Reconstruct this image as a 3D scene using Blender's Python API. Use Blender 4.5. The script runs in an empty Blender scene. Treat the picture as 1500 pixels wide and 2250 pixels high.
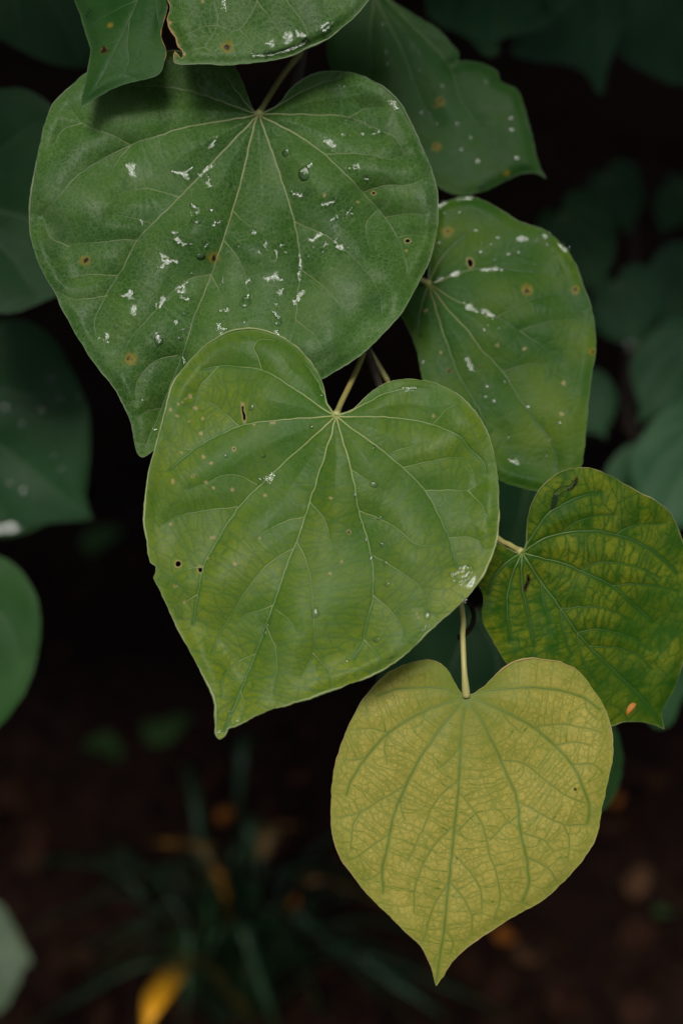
import bpy, math
import numpy as np
from mathutils import Vector, Matrix

sc = bpy.context.scene
COL = sc.collection
R_ = math.radians
rng = np.random.default_rng(7)

# ------------------------------------------------------------------ camera
PITCH = 35.0
D0 = 0.43                      # metres from the lens to the middle leaf
F0 = np.array([0.0, 0.0, 1.0])  # that leaf hangs one metre above the soil
fw = np.array([0, math.cos(R_(PITCH)), -math.sin(R_(PITCH))])
RT = np.array([1.0, 0, 0])
UP = np.array([0, math.sin(R_(PITCH)), math.cos(R_(PITCH))])
CAM = F0 - fw * D0
cd = bpy.data.cameras.new('camera')
cam = bpy.data.objects.new('camera', cd)
COL.objects.link(cam)
cam.location = CAM
cam.rotation_euler = (R_(90 - PITCH), 0, 0)
cd.sensor_fit = 'VERTICAL'
cd.sensor_height = 36
cd.sensor_width = 24
cd.lens = 50
cd.clip_start = 0.02
cd.clip_end = 500
cd.dof.use_dof = True
cd.dof.focus_distance = D0 + 0.018
cd.dof.aperture_fstop = 5.3
sc.camera = cam

# ------------------------------------------------------------------ light
SUN_ELEV, SUN_AZ = 63.0, -8.0   # azimuth: degrees from straight behind the camera, + to the right
sdir = np.array([math.sin(R_(SUN_AZ)) * math.cos(R_(SUN_ELEV)), -math.cos(R_(SUN_AZ)) * math.cos(R_(SUN_ELEV)), math.sin(R_(SUN_ELEV))])
w = bpy.data.worlds.new('World')
sc.world = w
w.use_nodes = True
nt = w.node_tree
bg = nt.nodes['Background']
sky = nt.nodes.new('ShaderNodeTexSky')
sky.sky_type = 'NISHITA'
sky.sun_disc = False
sky.sun_elevation = R_(SUN_ELEV)
sky.sun_rotation = math.atan2(sdir[0], sdir[1])
sky.air_density = 1.0
sky.dust_density = 3.0
nt.links.new(sky.outputs[0], bg.inputs[0])
bg.inputs[1].default_value = 0.05
sl = bpy.data.lights.new('sun', 'SUN')
sl.energy = 1.5
sl.angle = R_(20)
sl.color = (1.0, 0.97, 0.92)
sun = bpy.data.objects.new('sun', sl)
COL.objects.link(sun)
sun.rotation_euler = Vector(sdir).to_track_quat('Z', 'Y').to_euler()
sun.location = (0, -2, 4)
vs = sc.view_settings
vs.view_transform = 'Standard'
vs.look = 'None'
vs.gamma = 1
vs.use_curve_mapping = False
vs.exposure = 0.43

# ------------------------------------------------------------------ helpers
def ray(px):
    px = np.atleast_2d(np.asarray(px, float))
    tx = (px[:, 0] - 750) / 2250 * 0.72
    ty = (1125 - px[:, 1]) / 2250 * 0.72
    return fw[None] + tx[:, None] * RT[None] + ty[:, None] * UP[None]

def at(x, y, d):
    """world point seen at photo pixel (x, y), d metres in front of the lens"""
    return CAM + ray((x, y))[0] * d

def mesh_np(name, V, F, mat=None, smooth=True):
    V = np.asarray(V, np.float32)
    F = np.asarray(F, np.int32)
    k = F.shape[1]
    me = bpy.data.meshes.new(name)
    me.vertices.add(len(V))
    me.vertices.foreach_set('co', V.ravel())
    me.loops.add(F.size)
    me.loops.foreach_set('vertex_index', F.ravel())
    me.polygons.add(len(F))
    me.polygons.foreach_set('loop_start', np.arange(0, F.size, k, dtype=np.int32))
    me.polygons.foreach_set('loop_total', np.full(len(F), k, np.int32))
    me.update(calc_edges=True)
    if smooth:
        me.polygons.foreach_set('use_smooth', np.ones(len(F), bool))
    me.validate()
    if mat:
        me.materials.append(mat)
    return me

def link(name, me, parent=None, loc=None):
    o = bpy.data.objects.new(name, me)
    COL.objects.link(o)
    if parent is not None:
        o.parent = parent
    if loc is not None:
        o.location = loc
    return o

def tag(o, label=None, cat=None, group=None, kind=None):
    if label: o['label'] = label
    if cat: o['category'] = cat
    if group: o['group'] = group
    if kind: o['kind'] = kind
    return o

def attr(me, name, arr):
    a = me.attributes.new(name, 'FLOAT', 'POINT')
    a.data.foreach_set('value', np.asarray(arr, np.float32))

def catmull(P, closed=False, step=5.0):
    """smooth line through points; a third value of 1 marks a sharp corner"""
    P = [tuple(p) for p in P]
    xy = np.array([p[:2] for p in P], float)
    corner = [len(p) > 2 and p[2] == 1 for p in P]
    n = len(P)
    def seg(p0, p1, p2, p3):
        L = np.linalg.norm(p2 - p1)
        m = max(1, int(math.ceil(L / step)))
        a = 0.5
        t0 = 0.0
        t1 = t0 + max(np.linalg.norm(p1 - p0), 1e-9) ** a
        t2 = t1 + max(np.linalg.norm(p2 - p1), 1e-9) ** a
        t3 = t2 + max(np.linalg.norm(p3 - p2), 1e-9) ** a
        t = np.linspace(t1, t2, m, endpoint=False)[:, None]
        A1 = (t1 - t) / (t1 - t0) * p0 + (t - t0) / (t1 - t0) * p1
        A2 = (t2 - t) / (t2 - t1) * p1 + (t - t1) / (t2 - t1) * p2
        A3 = (t3 - t) / (t3 - t2) * p2 + (t - t2) / (t3 - t2) * p3
        B1 = (t2 - t) / (t2 - t0) * A1 + (t - t0) / (t2 - t0) * A2
        B2 = (t3 - t) / (t3 - t1) * A2 + (t - t1) / (t3 - t1) * A3
        return (t2 - t) / (t2 - t1) * B1 + (t - t1) / (t2 - t1) * B2
    out = []
    rngi = range(n) if closed else range(n - 1)
    for i in rngi:
        p1, p2 = xy[i], xy[(i + 1) % n]
        p0 = xy[(i - 1) % n] if (closed or i > 0) and not corner[i] else 2 * p1 - p2
        j = (i + 1) % n
        p3 = xy[(i + 2) % n] if (closed or i + 2 < n) and not corner[j] else 2 * p2 - p1
        out.append(seg(p0, p1, p2, p3))
    out = np.concatenate(out)
    if not closed:
        out = np.vstack([out, xy[-1]])
    return out

def seg_dist(P, A, B):
    """distance of every P to the nearest segment A-B, with index and nearest point"""
    P = P.astype(np.float32); A = A.astype(np.float32); B = B.astype(np.float32)
    d = np.empty(len(P), np.float32); idx = np.empty(len(P), np.int32); near = np.empty((len(P), 2), np.float32)
    AB = B - A
    L2 = np.maximum((AB ** 2).sum(1), 1e-14)
    for s in range(0, len(P), 3000):
        q = P[s:s + 3000]
        ax = q[:, 0:1] - A[None, :, 0]; ay = q[:, 1:2] - A[None, :, 1]
        t = np.clip((ax * AB[None, :, 0] + ay * AB[None, :, 1]) / L2[None], 0, 1)
        dx = ax - t * AB[None, :, 0]; dy = ay - t * AB[None, :, 1]
        dd = dx * dx + dy * dy
        k = dd.argmin(1); r = np.arange(len(q))
        idx[s:s + 3000] = k
        d[s:s + 3000] = np.sqrt(dd[r, k])
        near[s:s + 3000] = A[k] + AB[k] * t[r, k][:, None]
    return d, idx, near

def inside(P, poly):
    x, y = P[:, 0], P[:, 1]
    c = np.zeros(len(P), bool)
    x1, y1 = poly[-1]
    for x2, y2 in poly:
        if y1 != y2:
            m = ((y1 > y) != (y2 > y)) & (x < (x2 - x1) * (y - y1) / (y2 - y1) + x1)
            c ^= m
        x1, y1 = x2, y2
    return c

def waves(P, scale, seed, n=14):
    """smooth random field, about -1..1; scale = wavelength in the units of P"""
    r = np.random.default_rng(seed)
    out = np.zeros(len(P))
    for i in range(n):
        a = r.uniform(0, 2 * math.pi)
        k = 2 * math.pi / scale * r.uniform(0.6, 1.7)
        out += np.sin(P[:, 0] * k * math.cos(a) + P[:, 1] * k * math.sin(a) + r.uniform(0, 6.28))
    return out / math.sqrt(n) / 1.1

def sm(x, a, b):
    t = np.clip((x - a) / (b - a), 0, 1)
    return t * t * (3 - 2 * t)

def tube_np(C, rad, sides=6):
    """tube round the 3-D polyline C with one radius per point"""
    C = np.asarray(C, float)
    n = len(C)
    rad = np.broadcast_to(np.asarray(rad, float), (n,))
    T = np.gradient(C, axis=0)
    T /= np.maximum(np.linalg.norm(T, axis=1, keepdims=True), 1e-12)
    u = np.array([0, 0, 1.0]) if abs(T[0][2]) < 0.9 else np.array([1.0, 0, 0])
    N = np.empty_like(C)
    for i in range(n):
        u = u - T[i] * (u @ T[i])
        l = np.linalg.norm(u)
        u = u / l if l > 1e-9 else np.array([1.0, 0, 0])
        N[i] = u
    B = np.cross(T, N)
    a = np.arange(sides) * 2 * math.pi / sides
    V = C[:, None] + rad[:, None, None] * (np.cos(a)[None, :, None] * N[:, None] + np.sin(a)[None, :, None] * B[:, None])
    V = V.reshape(-1, 3)
    i = np.arange(n - 1)[:, None]; j = np.arange(sides)[None]
    j2 = (j + 1) % sides
    F = np.stack([i * sides + j, i * sides + j2, (i + 1) * sides + j2, (i + 1) * sides + j], -1).reshape(-1, 4)
    V = np.vstack([V, C[:1], C[-1:]])
    e = len(V)
    caps = [[(k + 1) % sides, k, e - 2, e - 2] for k in range(sides)] + [[(n - 1) * sides + k, (n - 1) * sides + (k + 1) % sides, e - 1, e - 1] for k in range(sides)]
    tri = np.concatenate([F[:, [0, 1, 2]], F[:, [0, 2, 3]], np.array(caps)[:, :3]])
    return V, tri

# ------------------------------------------------------------------ materials
def new_mat(name):
    m = bpy.data.materials.new(name)
    m.use_nodes = True
    t = m.node_tree
    t.nodes.clear()
    return m, t

class NB:
    """short-hand for building node trees"""
    def __init__(s, t): s.t = t
    def n(s, kind, **kw):
        nd = s.t.nodes.new(kind)
        for k, v in kw.items(): setattr(nd, k, v)
        return nd
    def put(s, sock, v):
        if isinstance(v, bpy.types.NodeSocket): s.t.links.new(v, sock)
        elif v is not None:
            if isinstance(v, (tuple, list)) and len(v) == 3 and sock.type == 'RGBA': v = (*v, 1)
            sock.default_value = v
    def math(s, op, a, b=None, clamp=False):
        nd = s.n('ShaderNodeMath', operation=op, use_clamp=clamp)
        s.put(nd.inputs[0], a)
        if b is not None: s.put(nd.inputs[1], b)
        return nd.outputs[0]
    def mix(s, f, a, b, blend='MIX'):
        nd = s.n('ShaderNodeMix', data_type='RGBA', blend_type=blend)
        nd.clamp_factor = True
        s.put(nd.inputs[0], f); s.put(nd.inputs[6], a); s.put(nd.inputs[7], b)
        return nd.outputs[2]
    def rng(s, v, a, b, c=0.0, d=1.0, smooth=True):
        nd = s.n('ShaderNodeMapRange', interpolation_type='SMOOTHSTEP' if smooth else 'LINEAR')
        s.put(nd.inputs[0], v)
        for i, x in enumerate((a, b, c, d)): s.put(nd.inputs[i + 1], x)
        return nd.outputs[0]
    def noise(s, vec, scale, detail=3, rough=0.55, out=0):
        nd = s.n('ShaderNodeTexNoise')
        s.put(nd.inputs['Vector'], vec); nd.inputs['Scale'].default_value = scale
        nd.inputs['Detail'].default_value = detail; nd.inputs['Roughness'].default_value = rough
        return nd.outputs[out]
    def edge(s, vec, scale):
        nd = s.n('ShaderNodeTexVoronoi', feature='DISTANCE_TO_EDGE')
        s.put(nd.inputs['Vector'], vec); nd.inputs['Scale'].default_value = scale
        return nd.outputs['Distance']
    def attr(s, name, vec=False):
        nd = s.n('ShaderNodeAttribute', attribute_name=name)
        return nd.outputs['Vector' if vec else 'Fac']

def leaf_mat(name, green, green2, yellow, veincol, pale=(0.22, 0.26, 0.14), s2=760, a1=0.75, a2=0.3, w1=0.16, w2=0.2,
             halo=0.9, p1=0.25, p2=0.12, bloom=0.2, rough=0.45, trans=0.12, spec=0.28, bump=0.22, mott=0.0, ypatch=1.0, hstr=1.0, core_=0.0):
    """leaf blade: areoles between a net of veins, chlorosis, waxy bloom, lesions"""
    m, t = new_mat(name)
    b = NB(t)
    co = b.n('ShaderNodeTexCoord').outputs['Object']
    dn = b.noise(co, 130, 3, 0.6, 1)
    sub = b.n('ShaderNodeVectorMath', operation='SUBTRACT'); b.put(sub.inputs[0], dn); sub.inputs[1].default_value = (0.5, 0.5, 0.5)
    sc2 = b.n('ShaderNodeVectorMath', operation='SCALE'); b.put(sc2.inputs[0], sub.outputs[0]); sc2.inputs['Scale'].default_value = 0.0024
    ad2 = b.n('ShaderNodeVectorMath', operation='ADD'); b.put(ad2.inputs[0], co); b.put(ad2.inputs[1], sc2.outputs[0])
    e1 = b.attr('te')
    e2 = b.edge(ad2.outputs[0], s2)
    e3 = b.edge(ad2.outputs[0], s2 * 2.3)
    vd = b.attr('vd'); yel = b.attr('yel'); ed = b.attr('ed')
    n1 = b.math('MAXIMUM', b.rng(e1, 0.0, w1, 0.62, 0), b.rng(e1, 0.0, w1 * 0.42, 1, 0))
    n2 = b.rng(e2, 0.0, w2, 1, 0)
    n3 = b.rng(e3, 0.0, w2, 1, 0)
    hv = b.math('MAXIMUM', b.rng(vd, 0.0, halo, hstr, 0), b.rng(vd, 0.05, 0.42, core_, 0))
    brk = b.rng(b.noise(co, 300, 2), 0.25, 0.55, 0.3, 1.0)          # the finer veins come and go
    g = b.math('MAXIMUM', hv, b.math('MULTIPLY', n1, a1))
    g = b.math('MAXIMUM', g, b.math('MULTIPLY', b.math('MULTIPLY', n2, brk), a2))
    g = b.math('MAXIMUM', g, b.math('MULTIPLY', n3, a2 * 0.55))
    nl = b.noise(co, 24, 4, 0.6)
    nm = b.noise(co, 95, 4, 0.65)
    nf = b.noise(co, 700, 3, 0.7)
    gr = b.mix(b.rng(nl, 0.32, 0.68), green, green2)
    ycell = b.math('MULTIPLY', yel, b.rng(b.math('ADD', nm, b.math('MULTIPLY', nl, mott)), 0.3 + mott * 0.3, 0.65 + mott * 0.5), clamp=True)
    if not ypatch: ycell = b.math('MULTIPLY', yel, b.rng(nm, 0.25, 0.7, 0.72, 1.0))
    cell = b.mix(ycell, gr, yellow)
    col = b.mix(g, cell, b.mix(yel, gr, veincol))
    # thin pale lines of the net, as fine as hairs
    l1 = b.math('MULTIPLY', b.math('MULTIPLY', b.rng(e1, 0.0, 0.22, 1, 0), brk), p1)
    l2 = b.math('MULTIPLY', b.math('MULTIPLY', b.rng(e2, 0.0, 0.11, 1, 0), brk), p2)
    l3 = b.math('MULTIPLY', b.rng(e3, 0.0, 0.16, 1, 0), p2 * 0.6)
    col = b.mix(b.math('MAXIMUM', b.math('MAXIMUM', l1, l2), l3), col, pale)
    # waxy bloom in cloudy patches
    bl = b.math('MULTIPLY', b.rng(b.noise(co, 42, 5, 0.62), 0.42, 0.75), b.rng(nf, 0.2, 0.7, 0.45, 1.0))
    col = b.mix(b.math('MULTIPLY', bl, bloom), col, (0.24, 0.30, 0.22))
    col = b.mix(b.rng(nf, 0.25, 0.75, 0.0, 0.22), col, b.mix(0.5, col, (0.0, 0.01, 0.0)))
    # lesions and scars
    col = b.mix(b.math('MULTIPLY', b.attr('halo'), b.rng(nf, 0.2, 0.6, 0.5, 1.0)), col, (0.26, 0.20, 0.025))
    col = b.mix(b.attr('scar'), col, (0.42, 0.33, 0.14))
    col = b.mix(b.attr('core'), col, (0.022, 0.010, 0.008))
    # height for the fine relief
    h = b.math('ADD', b.math('MULTIPLY', b.rng(e1, 0, 1.2), 0.9), b.math('MULTIPLY', b.rng(e2, 0, 0.4), 0.35))
    h = b.math('ADD', h, b.math('MULTIPLY', b.rng(vd, 0, 1.4), 1.0))
    h = b.math('ADD', h, b.math('MULTIPLY', nf, 0.12))
    bp = b.n('ShaderNodeBump'); bp.inputs['Strength'].default_value = bump; bp.inputs['Distance'].default_value = 0.00035
    b.put(bp.inputs['Height'], h)
    pr = b.n('ShaderNodeBsdfPrincipled')
    b.put(pr.inputs['Base Color'], col)
    b.put(pr.inputs['Roughness'], b.rng(nm, 0.25, 0.75, rough - 0.07, rough + 0.1))
    pr.inputs['Specular IOR Level'].default_value = spec
    b.put(pr.inputs['Normal'], bp.outputs[0])
    tr = b.n('ShaderNodeBsdfTranslucent'); b.put(tr.inputs[0], b.mix(0.6, col, (0.30, 0.34, 0.02)))
    mx = b.n('ShaderNodeMixShader'); mx.inputs[0].default_value = trans
    b.put(mx.inputs[1], pr.outputs[0]); b.put(mx.inputs[2], tr.outputs[0])
    o = b.n('ShaderNodeOutputMaterial'); b.put(o.inputs[0], mx.outputs[0])
    return m

def line_mat(name, c0, c1, rough=0.45):
    """veins and rims: colour c0 at the base to c1 at the far end, by the 't' attribute"""
    m, t = new_mat(name); b = NB(t)
    co = b.n('ShaderNodeTexCoord').outputs['Object']
    n = b.noise(co, 160, 3)
    col = b.mix(b.math('ADD', b.attr('t'), b.rng(n, 0.3, 0.7, -0.18, 0.18), clamp=True), c0, c1)
    col = b.mix(b.attr('torn'), col, (0.36, 0.22, 0.06))
    pr = b.n('ShaderNodeBsdfPrincipled'); b.put(pr.inputs['Base Color'], col); pr.inputs['Roughness'].default_value = rough
    o = b.n('ShaderNodeOutputMaterial'); b.put(o.inputs[0], pr.outputs[0])
    return m

def plain_mat(name, ca, cb, scale=60, rough=0.6, bump=0.3, dist=0.002, trans=0.0, spec=0.4):
    m, t = new_mat(name); b = NB(t)
    co = b.n('ShaderNodeTexCoord').outputs['Object']
    n = b.noise(co, scale, 5, 0.6)
    col = b.mix(b.rng(n, 0.3, 0.7), ca, cb)
    pr = b.n('ShaderNodeBsdfPrincipled'); b.put(pr.inputs['Base Color'], col); pr.inputs['Roughness'].default_value = rough
    pr.inputs['Specular IOR Level'].default_value = spec
    bp = b.n('ShaderNodeBump'); bp.inputs['Strength'].default_value = bump; bp.inputs['Distance'].default_value = dist
    b.put(bp.inputs['Height'], n); b.put(pr.inputs['Normal'], bp.outputs[0])
    out = pr.outputs[0]
    if trans:
        tr = b.n('ShaderNodeBsdfTranslucent'); b.put(tr.inputs[0], col)
        mx = b.n('ShaderNodeMixShader'); mx.inputs[0].default_value = trans
        b.put(mx.inputs[1], out); b.put(mx.inputs[2], tr.outputs[0]); out = mx.outputs[0]
    o = b.n('ShaderNodeOutputMaterial'); b.put(o.inputs[0], out)
    return m

M = {}
M['dark'] = leaf_mat('leaf_dark_green', (0.017, 0.084, 0.005), (0.046, 0.140, 0.012), (0.11, 0.20, 0.014), (0.04, 0.11, 0.014),
                     s2=600, a1=0.08, a2=0.1, p1=0.62, p2=0.50, w1=0.4, bloom=0.20, rough=0.44, halo=0.5, spec=0.15, pale=(0.19, 0.27, 0.11))
M['mid'] = leaf_mat('leaf_mid_green', (0.034, 0.134, 0.005), (0.060, 0.170, 0.010), (0.275, 0.325, 0.008), (0.030, 0.124, 0.006),
                    s2=600, a1=0.85, a2=0.50, p1=0.26, p2=0.24, bloom=0.13, rough=0.44, halo=1.5, w1=1.1, spec=0.16, bump=0.15, trans=0.14, ypatch=0)
M['mottled'] = leaf_mat('leaf_mottled', (0.026, 0.104, 0.005), (0.044, 0.130, 0.007), (0.28, 0.31, 0.012), (0.024, 0.098, 0.006),
                        s2=600, a1=0.95, a2=0.45, p1=0.0, p2=0.0, bloom=0.03, rough=0.55, halo=2.0, w1=1.5, w2=0.3, spec=0.14, trans=0.2)
M['yellow'] = leaf_mat('leaf_yellow', (0.19, 0.26, 0.03), (0.25, 0.28, 0.035), (0.60, 0.480, 0.095), (0.048, 0.170, 0.009),
                       s2=520, a1=0.92, a2=0.48, p1=0.0, p2=0.0, bloom=0.04, rough=0.5, halo=1.6, w1=0.56, w2=0.22, trans=0.18, spec=0.16, ypatch=0, bump=0.05, hstr=0.66, core_=0.95)
M['spotted'] = leaf_mat('leaf_spotted', (0.020, 0.088, 0.006), (0.036, 0.118, 0.009), (0.13, 0.20, 0.008), (0.03, 0.098, 0.008),
                        s2=480, a1=0.25, a2=0.12, p1=0.10, p2=0.06, w1=1.0, bloom=0.05, rough=0.48, halo=0.8, mott=0.8, spec=0.14)
M['shade'] = leaf_mat('leaf_shade_green', (0.018, 0.074, 0.013), (0.030, 0.098, 0.018), (0.08, 0.13, 0.012), (0.028, 0.08, 0.02),  # darker copy of the leaf green, shade put into the base colour
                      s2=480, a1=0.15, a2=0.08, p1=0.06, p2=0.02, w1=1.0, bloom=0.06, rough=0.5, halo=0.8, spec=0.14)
M['deep'] = leaf_mat('leaf_deep_shade_green', (0.013, 0.054, 0.015), (0.023, 0.076, 0.022), (0.06, 0.11, 0.015), (0.026, 0.074, 0.022),  # back leaves: dim light and cool sky put into the base colour
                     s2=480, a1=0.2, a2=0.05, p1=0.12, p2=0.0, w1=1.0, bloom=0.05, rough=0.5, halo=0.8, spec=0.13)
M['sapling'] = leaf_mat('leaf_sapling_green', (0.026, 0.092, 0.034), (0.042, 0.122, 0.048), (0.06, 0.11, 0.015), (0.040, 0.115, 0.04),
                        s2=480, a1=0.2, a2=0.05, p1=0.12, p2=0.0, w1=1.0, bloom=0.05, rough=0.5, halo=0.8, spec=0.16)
M['paleleaf'] = leaf_mat('leaf_pale_green', (0.055, 0.095, 0.045), (0.085, 0.13, 0.065), (0.2, 0.25, 0.1), (0.12, 0.18, 0.09),
                         s2=480, a1=0.1, a2=0.05, p1=0.0, p2=0.0, bloom=0.2, rough=0.5, spec=0.2)
VM = {
    'sapling': line_mat('vein_sapling', (0.16, 0.22, 0.09), (0.09, 0.16, 0.07)),
    'dark': line_mat('vein_pale', (0.36, 0.37, 0.15), (0.12, 0.18, 0.07)),
    'mid': line_mat('vein_pale_green', (0.42, 0.44, 0.15), (0.15, 0.24, 0.045)),
    'mottled': line_mat('vein_green', (0.16, 0.24, 0.05), (0.055, 0.12, 0.022)),
    'yellow': line_mat('vein_leaf_green', (0.17, 0.23, 0.06), (0.11, 0.18, 0.035)),
    'spotted': line_mat('vein_olive', (0.21, 0.24, 0.06), (0.05, 0.12, 0.03)),
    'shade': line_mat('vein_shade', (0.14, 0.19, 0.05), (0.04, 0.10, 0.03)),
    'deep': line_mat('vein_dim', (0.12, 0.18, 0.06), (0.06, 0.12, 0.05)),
    'paleleaf': line_mat('vein_whitish', (0.3, 0.36, 0.2), (0.2, 0.28, 0.14)),
}
RM = {  # edge colours, mostly paler than the blade: light on the edge painted in
    'sapling': line_mat('rim_sapling', (0.08, 0.15, 0.06), (0.06, 0.12, 0.05)),
    'dark': line_mat('rim_lit_green', (0.13, 0.20, 0.075), (0.17, 0.23, 0.10)),
    'mid': line_mat('rim_lit_yellow_green', (0.34, 0.40, 0.14), (0.24, 0.31, 0.10)),
    'mottled': line_mat('rim_cream', (0.36, 0.34, 0.13), (0.10, 0.15, 0.03)),
    'yellow': line_mat('rim_tan', (0.40, 0.30, 0.10), (0.33, 0.30, 0.07)),
    'spotted': line_mat('rim_leaf_green', (0.09, 0.16, 0.04), (0.07, 0.13, 0.03)),
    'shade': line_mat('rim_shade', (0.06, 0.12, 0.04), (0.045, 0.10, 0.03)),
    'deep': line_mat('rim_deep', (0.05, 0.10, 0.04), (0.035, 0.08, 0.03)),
    'paleleaf': line_mat('rim_pale', (0.25, 0.32, 0.17), (0.22, 0.3, 0.17)),
}
M['petiole'] = line_mat('petiole_olive', (0.46, 0.46, 0.15), (0.36, 0.30, 0.09), 0.4)
M['petiole_dark'] = line_mat('petiole_brown', (0.11, 0.10, 0.03), (0.07, 0.05, 0.02), 0.5)
M['petiole_light'] = line_mat('petiole_tan', (0.50, 0.46, 0.16), (0.52, 0.46, 0.16), 0.4)
M['stem'] = plain_mat('stem_bark', (0.05, 0.035, 0.022), (0.10, 0.065, 0.04), 220, 0.7, 0.5, 0.001)
M['tendril'] = plain_mat('tendril_dark', (0.012, 0.012, 0.008), (0.03, 0.022, 0.012), 220, 0.6)
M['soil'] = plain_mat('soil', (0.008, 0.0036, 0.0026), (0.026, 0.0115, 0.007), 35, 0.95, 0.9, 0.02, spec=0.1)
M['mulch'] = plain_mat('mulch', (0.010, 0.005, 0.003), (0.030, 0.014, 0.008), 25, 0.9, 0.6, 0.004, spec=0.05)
M['crown'] = plain_mat('crown_leaf', (0.018, 0.05, 0.018), (0.035, 0.085, 0.028), 6, 0.5, 0.2, trans=0.1)

# water: drops that refract and mirror, and thin films
m, t = new_mat('water'); b = NB(t)
fr = b.n('ShaderNodeFresnel'); fr.inputs[0].default_value = 1.45
tp = b.n('ShaderNodeBsdfTransparent'); tp.inputs[0].default_value = (0.97, 0.99, 0.97, 1)
rf = b.n('ShaderNodeBsdfRefraction'); rf.inputs['IOR'].default_value = 1.333; rf.inputs['Roughness'].default_value = 0.0
gl = b.n('ShaderNodeBsdfGlossy'); gl.inputs['Roughness'].default_value = 0.2
m0 = b.n('ShaderNodeMixShader'); m0.inputs[0].default_value = 0.2; b.put(m0.inputs[1], tp.outputs[0]); b.put(m0.inputs[2], rf.outputs[0])
mx = b.n('ShaderNodeMixShader'); b.put(mx.inputs[0], fr.outputs[0]); b.put(mx.inputs[1], m0.outputs[0]); b.put(mx.inputs[2], gl.outputs[0])
o = b.n('ShaderNodeOutputMaterial'); b.put(o.inputs[0], mx.outputs[0])
M['water'] = m
m, t = new_mat('water_film'); b = NB(t)
co = b.n('ShaderNodeTexCoord').outputs['Object']
bp = b.n('ShaderNodeBump'); bp.inputs['Strength'].default_value = 0.25; bp.inputs['Distance'].default_value = 0.0001
b.put(bp.inputs['Height'], b.noise(co, 700, 2))
fr = b.n('ShaderNodeFresnel'); fr.inputs[0].default_value = 1.333; b.put(fr.inputs[1], bp.outputs[0])
tp = b.n('ShaderNodeBsdfTransparent'); tp.inputs[0].default_value = (0.93, 0.96, 0.93, 1)
gl = b.n('ShaderNodeBsdfGlossy'); gl.inputs['Roughness'].default_value = 0.09; b.put(gl.inputs['Normal'], bp.outputs[0])
mx = b.n('ShaderNodeMixShader'); b.put(mx.inputs[0], b.math('MULTIPLY', fr.outputs[0], b.rng(b.noise(co, 420, 3), 0.34, 0.56, 0.55, 1.0))); b.put(mx.inputs[1], tp.outputs[0]); b.put(mx.inputs[2], gl.outputs[0])
o = b.n('ShaderNodeOutputMaterial'); b.put(o.inputs[0], mx.outputs[0])
M['film'] = m

# ------------------------------------------------------------------ ground
gs = 121
gx = np.concatenate([[-200, -60, -20, -8], np.linspace(-3, 3, gs - 8), [8, 20, 60, 200]])
gy = np.concatenate([[-200, -60, -20, -8], np.linspace(-1.5, 5.5, gs - 8), [10, 20, 60, 200]])
X, Y = np.meshgrid(gx, gy)
P2 = np.stack([X.ravel(), Y.ravel()], 1)
Z = waves(P2, 0.5, 1) * 0.025 + waves(P2, 0.15, 2) * 0.012
i = np.arange(gs - 1)[:, None] * gs + np.arange(gs - 1)[None]
GF = np.stack([i, i + 1, i + gs + 1, i + gs], -1).reshape(-1, 4)
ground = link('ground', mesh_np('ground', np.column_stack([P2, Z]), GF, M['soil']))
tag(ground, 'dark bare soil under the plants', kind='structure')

# ------------------------------------------------------------------ leaves
class Leaf: pass

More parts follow.
